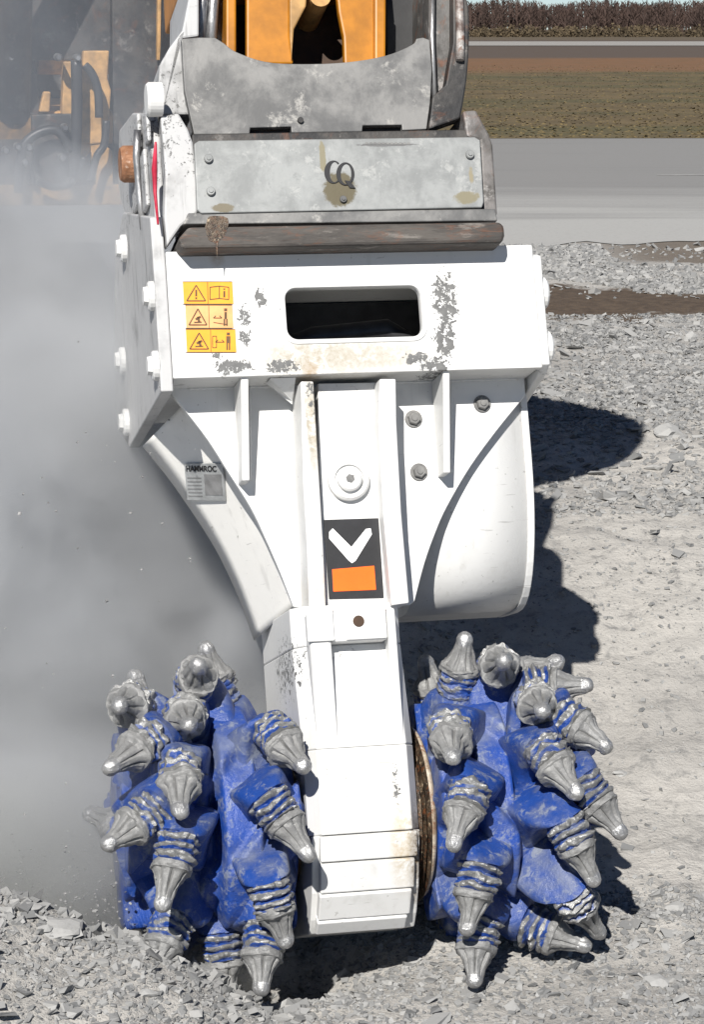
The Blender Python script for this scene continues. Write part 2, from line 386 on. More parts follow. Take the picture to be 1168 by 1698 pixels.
mk = MB(); mk.add([(3.45,27.4,.761),(9,27.9,.761),(9,28.0,.761),(3.45,27.46,.761)], [(0,1,2,3)])
tag(mk.build('road_marking', plain('road_line', (.46,.45,.43), .8, 0, .3, 8), recalc=False), kind='structure')
# field beyond it
m, nt, b = new_mat('dry_field'); t = NT(nt); c = t.coord(); s3 = t.sep(c)
n1 = t.noise(t.mapping(c, (.10, .30, 1)), 1.0, 7, .65); n2 = t.noise(t.mapping(c, (.55, .30, 1)), 1.6, 7, .75); n3 = t.noise(t.mapping(c, (.03,.12,1)), 1, 4)
col = t.mix(t.ramp(n2, .35, .65), (.072,.050,.018), (.118,.083,.034))
col = t.mix(t.ramp(n1, .46, .60, 0, .55), col, (.048,.050,.014))
col = t.mix(t.ramp(n1, .60, .70, 0, .6), col, (.034,.024,.011))
Yn = t.math('ADD', s3[1], t.math('MULTIPLY', t.math('SUBTRACT', n3, .5), 30))
col = t.mix(t.math('MULTIPLY', t.ramp(Yn, 84, 100), t.ramp(n2, .3, .6, .5, 1)), col, (.15,.072,.028))
col = t.mix(t.ramp(Yn, 128, 138), col, (.072,.050,.034)); col = t.mix(t.ramp(Yn, 300, 320), col, (.085,.062,.034))
nt.links.new(col, b.inputs['Base Color']); b.inputs['Roughness'].default_value = .95; t.bump(n2, .4, .05, b); MT['field'] = m
sheet('field', 'field', [(-60,34.6),(60,38.5),(900,60),(900,1400),(-900,1400),(-900,40)], .758)
sheet('far_road', plain('far_road_pale', (.27,.255,.235), .9), [(-500,208),(500,222),(500,285),(-500,270)], .80)
# grass tufts on the field
def shards(n, pos, size, flat=(.25,.7), seedoff=0, cube=True, yaw_only=False):
    r = np.random.default_rng(100+seedoff)
    base = np.array([[-1,-1,-1],[1,-1,-1],[1,1,-1],[-1,1,-1],[-1,-1,1],[1,-1,1],[1,1,1],[-1,1,1]], float)
    fc = np.array([[0,3,2,1],[4,5,6,7],[0,1,5,4],[1,2,6,5],[2,3,7,6],[3,0,4,7]])
    v = base[None]*(1+r.uniform(-.55,.25,(n,8,3)))
    sc = np.stack([r.uniform(.7,1.25,n), r.uniform(.4,1,n), r.uniform(flat[0],flat[1],n)], 1)*size[:,None]*.5
    v = v*sc[:,None,:]
    a = r.uniform(0,2*np.pi,n); tl = r.normal(0,.38,n); rl = r.normal(0,.38,n)
    def rot(ax, an):
        cs, sn = np.cos(an), np.sin(an); m = np.zeros((n,3,3)); i, j = [(1,2),(0,2),(0,1)][ax]
        m[:,ax,ax] = 1; m[:,i,i] = cs; m[:,j,j] = cs; m[:,i,j] = -sn; m[:,j,i] = sn; return m
    mt = np.einsum('nij,njk->nik', np.einsum('nij,njk->nik', rot(2,a), rot(0,tl)), rot(1,rl))
    v = np.einsum('nij,nkj->nki', mt, v) + pos[:,None,:]
    f = (fc[None]+ (np.arange(n)*8)[:,None,None]).reshape(-1,4)
    return v.reshape(-1,3), f
def fast_mesh(name, v, f, mat, smooth=False):
    me = bpy.data.meshes.new(name); k = f.shape[1]
    me.vertices.add(len(v)); me.vertices.foreach_set('co', v.astype(np.float32).ravel())
    me.loops.add(f.size); me.loops.foreach_set('vertex_index', f.astype(np.int32).ravel())
    me.polygons.add(len(f)); me.polygons.foreach_set('loop_start', np.arange(0, f.size, k, dtype=np.int32))
    me.polygons.foreach_set('loop_total', np.full(len(f), k, dtype=np.int32))
    me.update(calc_edges=True); me.validate()
    me.materials.append(MT[mat] if isinstance(mat, str) else mat)
    if not smooth: me.shade_flat()
    o = bpy.data.objects.new(name, me); COL.objects.link(o); return o
m, nt, b = new_mat('crushed_rock'); t = NT(nt); gi = t.n('ShaderNodeNewGeometry').outputs['Random Per Island']; c = t.coord()
n2 = t.noise(c, 60, 4, .7)
col = t.mix(t.ramp(gi, 0, 1, 0, 1, False), (.145,.147,.148), (.315,.313,.305)); col = t.mix(t.ramp(n2, .5, .75, 0, .4), col, (.2,.195,.185))
nt.links.new(col, b.inputs['Base Color']); b.inputs['Roughness'].default_value = .85; t.bump(n2, .4, .004, b); MT['rock'] = m
def gravel(n, x0, x1, y0, y1, s0, s1, so, dens=lambda x, y: 1, clump=True, flat=(.25,.7)):
    r = np.random.default_rng(so); P = []; Sz = []
    while len(P) < n:
        x = r.uniform(x0, x1); y = r.uniform(y0, y1)
        # keep inside the view and a little either side of it
        if abs(x) > y*.19+.35: continue
        d = dens(x, y)
        if clump: d *= .25+1.1*max(0, min(1, .5+1.3*noise.noise(Vector((x*1.1, y*.8, so)))))
        if r.random() > d: continue
        s = s0*(s1/s0)**(r.random()**2.2); P.append((x, y, gz(x, y)+s*.08)); Sz.append(s)
    return shards(n, np.array(P), np.array(Sz), flat, so)
def smoothzone(x, y):   # a scraped pale patch to the right, with few stones
    k = noise.noise(Vector((x*1.5, y*1.5, 4)))
    return .22+.3*max(0, k) if (x > .35 and 6.9+.5*k < y < 9.0+.6*k) else (.6 if 6.6 < y < 9.6 and x > 0 else 1)
vs_, fs_ = [], []; k = 0
for a in (gravel(42000, -1.5, 1.4, 4.85, 6.5, .004, .024, 1), gravel(1500, -1.5, 1.4, 4.85, 6.4, .02, .06, 2, flat=(.12,.35)),
          gravel(700, -1.0, -.12, 5.70, 5.97, .015, .055, 8, flat=(.25,.6), clump=False), gravel(14000, -1.0, 2.1, 6.3, 9.4, .005, .022, 3, smoothzone), gravel(34000, .2, 3.2, 8.8, 14.1, .008, .040, 4, flat=(.2,.5)),
          gravel(8000, .6, 4.2, 14.9, 18.6, .02, .06, 5, lambda x, y: 1 if y > 16.1-1.0*(x-1.2)+.5*noise.noise(Vector((x*2, y*2, 0))) and not (x > 1.9 and y > 17.1) else .04, flat=(.25,.6)), gravel(500, -.5, 2.3, 6.4, 10, .02, .06, 6, smoothzone, flat=(.15,.4)), gravel(500, .2, 3.2, 9.0, 13.9, .04, .08, 7, flat=(.12,.35))):
    vs_.append(a[0]); fs_.append(a[1]+k); k += len(a[0])
tag(fast_mesh('gravel', np.concatenate(vs_), np.concatenate(fs_), 'rock'), 'grey crushed rock and slate chips strewn over the ground', 'gravel', kind='stuff')
# larger rocks one can point at
def rock(px, py, Y, size, flat, label, seed, dz=0):
    r = random.Random(seed); bm = bmesh.new(); bmesh.ops.create_icosphere(bm, subdivisions=2, radius=1)
    for v in bm.verts:
        d = v.co.normalized(); q = 1.0
        for _ in range(5):
            pass
        v.co = d*(.8+.5*noise.noise(d*1.3+Vector((seed*3.1, 0, 0))))
    for _ in range(7):
        n_ = Vector((r.uniform(-1,1), r.uniform(-1,1), r.uniform(-.3,1))).normalized(); h = r.uniform(.45,.7)
        for v in bm.verts:
            e = v.co.dot(n_)-h
            if e > 0: v.co -= n_*e
    d = ray(px, py); p = CAMP+d*(Y/d.y); p.z = gz(p.x, p.y)
    sc = Matrix.Diagonal((size, size*r.uniform(.6,.9), size*flat, 1)); bmesh.ops.transform(bm, matrix=Matrix.Rotation(r.uniform(-.25,.25), 4, 'X') @ Matrix.Rotation(r.uniform(-.4,.4), 4, 'Z') @ sc, verts=bm.verts)
    me = bpy.data.meshes.new('rock'); bm.to_mesh(me); bm.free(); me.materials.append(MT['rock'])
    o = bpy.data.objects.new('rock', me); COL.objects.link(o); o.location = p+Vector((0,0,size*flat*.3+dz))
    return tag(o, label, 'rock', 'larger rocks lying on the crushed stone')
def Yof(px, py):      # distance at which the ground is seen at a pixel
    d = ray(px, py); Y = 4.5
    while Y < 60:
        if CAMP.z + d.z*Y/d.y <= gz(d.x*Y/d.y, Y, False): return Y
        Y += .02
    return 40
for i, (px, py, s, fl, lb) in enumerate([
    (95, 1545, .085, .22, 'broad flat slate slab on the foreground mound, lower left'),
    (45, 1510, .06, .25, 'pale slab on the crest of the mound at the left picture edge'),
    (245, 1640, .035, .4, 'small pale rock below the left cutting drum'),
    (1146, 566, .055, .9, 'upright pointed pale rock near the right picture edge below the brown soil'),
    (1052, 578, .06, .35, 'dark brown tinged flat rock below the brown soil band'),
    (1105, 722, .09, .5, 'angular slab right of the big shadow, largest on the rubble slope'),
    (1085, 770, .05, .4, 'small flat rock just beyond the tip of the big shadow'),
    (1030, 1268, .03, .5, 'small brown stained stone beside the upper right pick tips'),
    (1120, 1520, .05, .45, 'chunky grey rock right of the lowest drum shadows'),
    (1085, 1640, .045, .4, 'flat grey rock at the lower right corner')]):
    rock(px, py, Yof(px, py), s, fl, lb, i+3)

# trees on the skyline
r = random.Random(5); tv = []; tf = []
def blade(p, q, w):
    d = (q-p); sd_ = Vector((w, 0, 0)); k = len(tv)
    tv.extend([p-sd_, p+sd_, q+sd_*.3, q-sd_*.3]); tf.append((k, k+1, k+2, k+3))
for i in range(2600):
    x = r.uniform(-75, 80); y = r.uniform(440, 500); h = r.uniform(5.0, 6.3)*(1+.25*noise.noise(Vector((x*.12, 0, 0))))
    b0 = Vector((x, y, .75)); top = b0+Vector((r.uniform(-.3,.3), 0, h)); blade(b0, top, .10)
    for k_ in range(14):
        t_ = r.uniform(.2, 1); s_ = b0.lerp(top, t_); l_ = h*(.32*(1.1-t_)+.08)
        blade(s_, s_+Vector((r.uniform(-.8,.8), r.uniform(-.8,.8), r.uniform(.5,1)))*l_, .09)
MT['twigs'] = plain('bare_twigs', (.046,.028,.022), .95, 0, .4, .3)
tag(fast_mesh('distant_trees', np.array([tuple(v) for v in tv]), np.array(tf), 'twigs'), 'reddish brown belt of bare trees along the skyline', 'trees', kind='stuff')
tv = []; tf = []
for i in range(420):
    cx_ = r.uniform(-72, 78); cy_ = r.uniform(405, 432); h = r.uniform(.8, 2.4); w_ = h*r.uniform(.7,1.3)
    for k_ in range(90):
        d = Vector((r.gauss(0,1), r.gauss(0,1), r.gauss(0,1))).normalized()*(r.random()**.4)
        p = Vector((cx_+d.x*w_, cy_+d.y*w_, .75+abs(d.z)*h)); q = r.uniform(.12,.28)
        a = Vector((r.uniform(-1,1), r.uniform(-1,1), r.uniform(-1,1)))*q; e = Vector((r.uniform(-1,1), r.uniform(-1,1), r.uniform(-1,1)))*q; k = len(tv)
        tv.extend([p-a, p-e, p+a, p+e]); tf.append((k,k+1,k+2,k+3))
MT['shrub'] = plain('dry_shrub', (.075,.055,.030), .95, 0, .45, .15)
tag(fast_mesh('distant_shrubs', np.array([tuple(v) for v in tv]), np.array(tf), 'shrub'), 'olive brown scrub in front of the bare trees', 'shrubs', kind='stuff')
# dry grass blades on the near part of the field
tv = []; tf = []
for i in range(7000):
    y = 36.5*(2.9**(r.random()**1.3)); x = r.uniform(-.02, .165)*y; h = r.uniform(.008,.02)*(1+ (r.random() < .03)*1.2); k = len(tv)
    if y < 34.6+ (x+60)/120*3.9+.2: continue
    p = Vector((x, y, .757)); w_ = r.uniform(.01,.04); tv.extend([p-Vector((w_,0,0)), p+Vector((w_,r.uniform(-.1,.1),0)), p+Vector((r.uniform(-.05,.05),r.uniform(-.1,.1),h))]); tf.append((k,k+1,k+2))
m, nt, b = new_mat('dry_grass'); t = NT(nt); gi = t.n('ShaderNodeNewGeometry').outputs['Random Per Island']
nt.links.new(t.mix(t.ramp(gi, .2, .8), (.085,.064,.024), (.15,.11,.045)), b.inputs['Base Color']); b.inputs['Roughness'].default_value = .9; MT['grass'] = m
tag(fast_mesh('dry_grass', np.array([tuple(v) for v in tv]), np.array(tf), 'grass'), 'short yellow brown and green grass on the field', 'grass', kind='stuff')

# ================================================================== DRUM CUTTER ATTACHMENT
A = empty('drum_cutter', M); tag(A, 'white twin drum rock cutter with blue picked drums biting into the rubble', 'drum cutter')
# --- bracket
p00 = L(272,418,0); p10 = L(881,405,0); p01 = L(290,628,0); p11 = L(903,609,0)
bx0 = (p00.x+p01.x)/2; bx1 = (p10.x+p11.x)/2; bz1 = (p00.z+p10.z)/2; bz0 = (p01.z+p11.z)/2
print('bracket', bx0, bx1, bz0, bz1)
s0 = L(472,479,0); s1 = L(702,557,0); sx0, sx1, sz1, sz0 = s0.x, s1.x, s0.z, s1.z
inner = rrect(sx0, sx1, sz0, sz1, .028)
def outer_for(inner, x0, x1, z0, z1):
    n = len(inner)//4; out = []
    for qi, (X, Z) in enumerate(((x1,z1),(x0,z1),(x0,z0),(x1,z0))):
        seg = inner[qi*n:(qi+1)*n]
        for i, (x, z) in enumerate(seg):
            if i == n//2: out.append((X, Z))
            elif (i < n//2) == (qi % 2 == 0): out.append((X, Z+(z-Z)*(1-i/(n/2)) if i < n//2 else Z+(z-Z)*((i-n/2)/(n/2))))
            else: out.append((X+(x-X)*((1-i/(n/2)) if i < n//2 else (i-n/2)/(n/2)), Z))
    return out
mb = MB(); mb.ring(outer_for(inner, bx0, bx1, bz0, bz1), inner, 0, .028)
mb.box(bx0+.004, bx1-.004, .0285, .62, bz1-.025, bz1-.003)         # top plate
mb.box(bx0+.004, bx1-.004, .0285, .62, bz0+.003, bz0+.025)         # bottom plate
mb.box(bx0+.01, bx1-.01, .62, .64, bz0+.003, bz1-.003)
mb.build('mounting_bracket', 'bracket', A, .004)
mb = MB(); mb.ring(rrect(sx0-.014, sx1+.014, sz0-.014, sz1+.014, .04), rrect(sx0-.001, sx1+.001, sz0-.001, sz1+.001, .029), -.004, .02)
mb.build('slot_rim', 'white', A, .003)
mb = MB(); mb.box(bx0+.03, bx1-.03, .5, .52, bz0+.03, bz1-.03); mb.tube([(sx0-.1,.22,sz0-.02),(sx0+.12,.25,sz0+.06),(sx1-.05,.22,sz0+.07),(sx1+.1,.24,sz0-.02)], .03)  # near-black back sheet paints in the slot's dark interior; the tube is hose
mb.build('hose_and_dark_back', 'hose', A)
# --- side plates
XLs = bx0-.012
def yz_from(pts, x): return [(p.y, p.z) for p in (LX(a, b, x) for a, b in pts)]
side = yz_from([(278,428),(291,632),(226,742),(204,702),(200,560),(203,420),(216,352),(262,360)], XLs)
side = [(max(.006, y), z) for y, z in side]
print('side', [(round(a,2), round(b,2)) for a, b in side])
mb = MB(); mb.plate_yz(side, XLs-.022, bx0-.001); mb.build('side_plate', 'white_dusty', A, .004)
mb = MB(); mb.plate_yz([(.03, bz1-.02), (.006, bz1-.03), (.006, bz0+.01), (.05, bz0-.01), (.55, bz0-.1), (.62, bz0), (.62, bz1-.02)], bx1+.001, bx1+.024); mb.build('side_plate', 'white', A, .004)
def nub(px, py, x, sgn):
    p = LX(px, py, x); y = max(.04, p.y); m_ = MB(); m_.lathe((x, y, p.z), (sgn,0,0), [(0,.040),(.012,.040),(.016,.035)], 20); m_.lathe((x, y, p.z), (sgn,0,0), [(.014,.026),(.028,.024)], 6)
    m_.build('bolt', 'rib', A)
for q in ((262,475),(266,598),(206,598),(212,700),(208,412)): nub(q[0], q[1], XLs-.022, -1)
for zz, yy in ((bz1-.12, .07), (bz0+.07, .07), (bz1-.12, .4), (bz0+.07, .4)):
    m_ = MB(); m_.lathe((bx1+.024, yy, zz), (1,0,0), [(0,.045),(.018,.045),(.024,.038)], 20); m_.build('bolt', 'white', A)
# --- web plate with the two curved edges
YW = .15
lc = smooth_curve([(283,652),(316,692),(347,733),(378,782),(416,842),(440,892),(464,947),(487,1006)], 4)
rc = smooth_curve([(688,997),(705,933),(722,885),(741,842),(780,775),(826,712),(872,656)], 4)
web = XZ([(300,600)]+lc+[(520,1010),(680,1003)]+rc+[(870,600)], YW)
# bottom-side order
mb = MB(); mb.plate(web, YW, YW+.02); mb.build('web_plate', 'white', A, .003)
# side shell between the web's left edge and the rear curve
bc = smooth_curve([(236,740),(262,772),(284,800),(312,840),(338,879),(365,925),(395,990),(421,1062)], 4)
fc_ = [L(a, b, YW+.0205)+Vector((.065*(1-i_/len(lc))+.02, 0, .02)) for i_, (a, b) in enumerate(lc)]; bk = [L(a, b, .50) for a, b in bc]
mb = MB(); n = len(fc_); cn = [p+Vector((.018,0,.012)) for p in fc_]; bn = [p+Vector((.018,0,.012)) for p in bk]
NS = 6; vs = []
for off in (0, 1):
    for i in range(n):
        for j in range(NS+1):
            q = (cn if off else fc_)[i].lerp((bn if off else bk)[i], j/NS); vs.append(q)
fs = []
W_ = NS+1
for off in (0, n*W_):
    for i in range(n-1):
        for j in range(NS): fs.append((off+i*W_+j, off+(i+1)*W_+j, off+(i+1)*W_+j+1, off+i*W_+j+1))
for i in range(n-1):
    for j in (0, NS): fs.append((i*W_+j, (i+1)*W_+j, n*W_+(i+1)*W_+j, n*W_+i*W_+j))
for j in range(NS):
    for i in (0, n-1): fs.append((i*W_+j, i*W_+j+1, n*W_+i*W_+j+1, n*W_+i*W_+j))
mb.add(vs, fs, True); mb.build('side_shell', white_paint('shell_white', dirt=.45, base=(.74,.73,.70), dust=(.45,.44,.42)), A)
def project(p):
    w = M @ p - CAMP; cz = w.y*math.cos(PITCH)-w.z*math.sin(PITCH); cy = w.y*math.sin(PITCH)+w.z*math.cos(PITCH)
    return CX+FPX*w.x/cz, CY-FPX*cy/cz
def on_shell(px, py):
    best = None
    for i in range(n-1):
        for si in range(4):
            a = fc_[i].lerp(fc_[i+1], si/4); b_ = bk[i].lerp(bk[i+1], si/4)
            for j in range(0, 61):
                q = a.lerp(b_, j/60); u_, v_ = project(q); d = (u_-px)**2+(v_-py)**2
                if best is None or d < best[0]: best = (d, q)
    return best[1]
c4 = [on_shell(*q) for q in ((311,767),(372,767),(386,824),(314,826))]
nrm = (c4[1]-c4[0]).cross(c4[3]-c4[0]).normalized()
if nrm.dot(CL-c4[0]) < 0: nrm = -nrm
off = max(abs((q-c4[0]).dot(nrm)) for q in c4)+.006
wdt = (c4[1]-c4[0]).length; hgt = (c4[0]-c4[3]).length; ex = (c4[1]-c4[0])/wdt; ez = (c4[0]-c4[3])/hgt; org = c4[3]+nrm*off
FR = Matrix(((ex.x,ez.x,nrm.x,org.x),(ex.y,ez.y,nrm.y,org.y),(ex.z,ez.z,nrm.z,org.z),(0,0,0,1)))
def fr_box(mb, x0, x1, y0, y1, z0, z1):
    k = MB(); k.box(x0, x1, y0, y1, z0, z1); mb.add([FR @ Vector(p) for p in k.v], k.f)
mb = MB(); fr_box(mb, 0, wdt, 0, hgt, -.006, .0); np_ = mb.build('name_plate', 'label', A)
mb = MB(); fr_box(mb, wdt*.5, wdt*.95, hgt*.15, hgt*.72, .0005, .001)
for i in range(6): fr_box(mb, wdt*.05, wdt*.42, hgt*(.1+.1*i), hgt*(.13+.1*i), .0005, .001)
mb.build('print', 'label2', np_)
text_into(np_, 'lettering', 'HAMMROC', wdt*.158, 'ink', FR @ Matrix.Translation((wdt*.04, hgt*.80, .001)), bold=.0004)
# --- curved motor housing on the right
YH = YW+.045
hx0 = L(690,850,YH).x; hx1 = L(877,700,YH).x
ztop = L(800,620,YH).z; zmid = L(800,800,YH).z; zbot = L(800,1012,YH+.2).z
zmid = L(800,760,YH).z; pr = [(YH, ztop), (YH, ztop*.5+zmid*.5), (YH, zmid)]; ry, rz_ = .26, zmid-zbot
for i in range(1, 13):
    a = i/12*math.pi/2; pr.append((YH+ry*(1-math.cos(a)**.8), zmid-rz_*math.sin(a)))
pr += [(.62, zbot), (.62, ztop)]
mb = MB(); nP = len(pr)
mb.prism([(hx0, y, z) for y, z in pr], [(hx1-.02, y, z) for y, z in pr])
for i in range(0, 14): mb.sm[2+i] = True
mb.build('motor_housing', 'white', A)
pr2 = [(y-.005, z) for y, z in pr[:1]] + [(y-.006*math.cos(min(1,max(0,(zmid-z)/rz_))*1.5), z-.006*min(1,max(0,(zmid-z)/rz_))) for y, z in pr[1:-2]] + pr[-2:]
mb = MB(); mb.prism([(hx1-.02, y, z) for y, z in pr2], [(hx1, y, z) for y, z in pr2]); mb.build('housing_rim', 'white', A, .003)
# --- stiffening fins, ribs, column
def fin(pt, pb, wpx, y_top, y_bot, mat='white', name='fin', ztp=None):
    a = L(pt[0], pt[1], y_top); b_ = L(pb[0], pb[1], y_bot); h = wpx/2/640
    m_ = MB(); zt = bz0+.002
    m_.prism([(a.x-h, y_top, zt), (b_.x-h, y_bot, b_.z), (b_.x-h, YW-.001, b_.z), (a.x-h, YW-.001, zt)],
             [(a.x+h, y_top, zt), (b_.x+h, y_bot, b_.z), (b_.x+h, YW-.001, b_.z), (a.x+h, YW-.001, zt)])
    return m_.build(name, mat, A, .003)
fin((407,640),(408,797),13,.012,.078); fin((742,630),(742,784),12,.012,.078)
a1 = L(468,650,.03); m_ = MB(); m_.prism([(a1.x-.03,.03,bz0),(a1.x+.04,.03,bz0),(a1.x+.04,.1,bz0-.05)], [(a1.x-.03,.1,bz0),(a1.x+.04,.1,bz0),(a1.x+.04,.104,bz0-.06)]); m_.build('gusset', 'white', A, .002)
def rib(ptsf, yf, mat):
    m_ = MB(); P = [L(a, b, y) for (a, b), y in zip(ptsf, yf)]
    m_.prism([tuple(p) for p in P], [(p.x, YW-.001, p.z) for p in P]); return m_.build('rib', mat, A, .004)
rib([(499,632),(520,632),(530,800),(536,900),(541,1010),(513,1010),(509,900),(503,800)], [.006,.006,.02,.028,.03,.03,.028,.02], 'rib')
rib([(630,628),(657,628),(658,700),(666,850),(679,1000),(650,1004),(636,850),(628,700)], [.006,.006,.012,.02,.02,.02,.02,.012], 'bracket')
mb = MB(); mb.plate(XZ([(528,636),(632,634),(631,700),(638,850),(652,1006),(540,1010),(533,850),(527,700)], .075), .075, YW-.001); mb.build('column_face', 'white', A, .002)
for q in ((686,695),(800,670),(695,783)): bolt(A, L(q[0], q[1], YW), (0,-1,0), .018, 'plate_grey', .016)
cb = L(577,797,.075); mb = MB()
mb.lathe(cb, (0,-1,0), [(-.002,.056),(.018,.056),(.024,.050),(.024,.040),(.016,.038)], 40); mb.lathe(cb, (0,-1,0), [(.010,.033),(.030,.033),(.035,.028),(.035,.015)], 32)
mb.build('pivot_cap', 'white', A); mb = MB(); mb.lathe(cb, (0,-1,0), [(.029,.013),(.0355,.0125)], 6); mb.build('hex_socket', 'plate_grey', A)
mb = MB()
def weld(p, q, r_=.0035):
    p, q = Vector(p), Vector(q); n_ = max(4, int((q-p).length/.006)); pts = [p.lerp(q, i/n_)+Vector((0,0,.0012*noise.noise(Vector((i*.9, p.x*9, p.z*7))))) for i in range(n_+1)]
    mb.tube(pts, [r_*(1+.35*math.sin(i*2.2)) for i in range(n_+1)], 7)
weld((bx0+.06, YW-.002, bz0+.001), (bx1-.03, YW-.002, bz0+.001))
for (ax_, ay_), (bx_, by_), dx in (((407,640),(408,797),.012),((742,630),(742,784),.011),((407,640),(408,797),-.012),((742,630),(742,784),-.011)):
    a_, b_ = L(ax_, ay_, YW-.002), L(bx_, by_, YW-.002); weld((a_.x+dx, a_.y, a_.z), (b_.x+dx, b_.y, b_.z))
mb.build('weld_seam', 'white', A)
# V emblem
e0 = L(538,861,.072); e1 = L(629,990,.072)
q = XZ([(537,862),(628,859),(637,991),(546,993)], .070); mb = MB(); mb.plate(q, .070, .0745); em = mb.build('emblem_panel', 'ink', A, .001)
vp = XZ([(546,882),(552,876),(583,907),(607,877),(615,876),(617,886),(590,930),(584,934),(578,929),(546,893)], .069); mb = MB(); mb.plate(vp, .0685, .0698); mb.build('chevron', 'white_ink', em, .0004)
vp = XZ([(551,944),(621,938),(624,978),(553,981)], .069); mb = MB(); mb.plate(vp, .0685, .0698); mb.build('orange_panel', 'orange_vivid', em, .0006)
# --- warning stickers
def sticker(x, y, w, h, mat, kind):
    P = XZ([(x,y),(x+w,y),(x+w+2,y+h),(x+2,y+h)], -.002); m_ = MB(); m_.plate(P, -.0022, -.0004); o = m_.build('warning_sticker', mat, A)
    ink = MB()
    def poly(pts): ink.plate(XZ(pts, -.003), -.0032, -.0024)
    def line(a, b, t_=1.6):
        d = Vector((b[0]-a[0], b[1]-a[1])).normalized(); nn = Vector((-d.y, d.x))*t_/2
        poly([(a[0]+nn.x,a[1]+nn.y),(b[0]+nn.x,b[1]+nn.y),(b[0]-nn.x,b[1]-nn.y),(a[0]-nn.x,a[1]-nn.y)])
    cx_ = x+w*.27; tp = (cx_, y+h*.16); bl = (cx_-w*.19, y+h*.86); br = (cx_+w*.19, y+h*.86)
    line(tp, bl, 2); line(bl, br, 2); line(br, tp, 2); line((x+w*.5,y+1),(x+w*.51,y+h-1), .9)
    line((x,y),(x+w,y),.8); line((x,y+h),(x+w,y+h),.8)
    if kind == 0:
        line((cx_,y+h*.36),(cx_,y+h*.65),3); line((cx_,y+h*.70),(cx_,y+h*.78),3)
        bx_ = x+w*.55; m2 = bx_+w*.19; e_ = bx_+w*.38
        for a, b_ in (((bx_,y+h*.25),(m2,y+h*.2)),((m2,y+h*.2),(e_,y+h*.25)),((bx_,y+h*.25),(bx_,y+h*.8)),((m2,y+h*.2),(m2,y+h*.75)),((e_,y+h*.25),(e_,y+h*.8)),((bx_,y+h*.8),(m2,y+h*.75)),((m2,y+h*.75),(e_,y+h*.8))): line(a, b_, 1.4)
        line((m2+w*.1,y+h*.42),(m2+w*.1,y+h*.7),3); line((m2+w*.1,y+h*.3),(m2+w*.1,y+h*.36),3)
    else:
        line((cx_-w*.05,y+h*.62),(cx_+w*.06,y+h*.5),3.5); line((cx_,y+h*.5),(cx_+w*.03,y+h*.74),4); line((cx_-w*.08,y+h*.75),(cx_+w*.08,y+h*.74),2)
        px_ = x+w*.86
        line((px_,y+h*.14),(px_,y+h*.26),5); line((px_,y+h*.3),(px_,y+h*.6),7 if kind == 2 else 4); line((px_-2,y+h*.6),(px_-2,y+h*.9),2.4); line((px_+2,y+h*.6),(px_+2,y+h*.9),2.4)
        line((x+w*.6,y+h*.56),(x+w*.78,y+h*.56),1.5); line((x+w*.65,y+h*.46),(x+w*.6,y+h*.56),1.5); line((x+w*.73,y+h*.46),(x+w*.78,y+h*.56),1.5)
        if kind == 2:
            for a, b_ in (((x+w*.54,y+h*.3),(x+w*.62,y+h*.3)),((x+w*.62,y+h*.3),(x+w*.62,y+h*.8)),((x+w*.62,y+h*.8),(x+w*.54,y+h*.8)),((x+w*.54,y+h*.8),(x+w*.54,y+h*.3))): line(a, b_, 1.2)
        else: line((x+w*.6,y+h*.75),(x+w*.9,y+h*.85),1.2)
    ink.build('pictogram', 'ink_brown', o)
sticker(303,467,82,37,'yl_decal',0); sticker(307,506,78,38,'pk_decal',1); sticker(308,546,82,38,'yl_decal',2)
# --- gearbox leg
gt = L(590,1010,-.01); GX0 = L(523,1150,-.01).x; GX1 = L(690,1250,.03).x
zc = L(600,1352,.28).z; YC = .285
print('drum centre', zc, 'world', tuple(M @ Vector((0,YC,zc))))
zt = gt.z; zA = L(600,1381,-.01).z; zR = L(600,1225,-.012).z
gx0, gx1 = L(524,1225,-.01).x, L(673,1225,-.01).x
mb = MB()   # solid core with chamfered corners (plan section swept down)
def sec(z, y0, x0=None, x1=None):
    x0 = x0 or gx0; x1 = x1 or gx1
    return [(x0-.028, .56, z), (x0-.028, y0+.05, z), (x0, y0, z), (x1, y0, z), (x1+.028, y0+.05, z), (x1+.028, .56, z)]
zP = rz1_ = L(600,1063,-.03).z
mb.prism(sec(zt+.02, .045), sec(zP+.0005, .045)); mb.prism(sec(zP, .045), sec(zR-.02, -.0118))
mb.prism(sec(zR-.0205, -.012), sec(zA, -.012))
mb.build('gearbox', 'gear', A, .004)
mb = MB()   # frame around the recessed panel
rx0, rx1, rz1 = L(553,1100,-.012).x, L(648,1100,-.012).x, L(600,1063,-.012).z
def fbox(x0, x1, z0, z1, y0=-.0125, y1=.060): mb.box(x0, x1, y0, y1, z0, z1)
fbox(gx0+.002, rx0, zR-.0195, zt); fbox(rx1, gx1-.002, zR-.0195, zt); fbox(rx0+.0005, rx1-.0005, rz1, zt)
mb.build('panel_frame', 'gear', A, .009)
ho = L(595,1030,-.0192); mb = MB(); mb.lathe(ho, (0,-1,0), [(-.002,.0155),(.0015,.015)], 18); mb.build('bolt_hole', 'brown', A)
mb = MB(); hb = L(565,1035,-.012); mb.box(gx0-.005, hb.x-.02, -.022, -.0130, rz1+.004, zt+.012); mb.box(hb.x+.012, gx1-.03, -.019, -.0130, rz1+.004, zt+.01); mb.build('top_lug', 'gear', A, .003)
# stepped nose wrapped round the drum axis
def yf_of(py):      # front of the nose at a pixel row: facets around the axis
    pass
NR = .30
steps = [(1383,1427),(1431,1479),(1483,1523),(1527,1546)]
ang = [ -2, 22, 46, 66, 84]
pos = []
for a in (2, 17, 36, 55, 72): pos.append((YC-NR*math.cos(R(a)), zc-.045-NR*math.sin(R(a))))
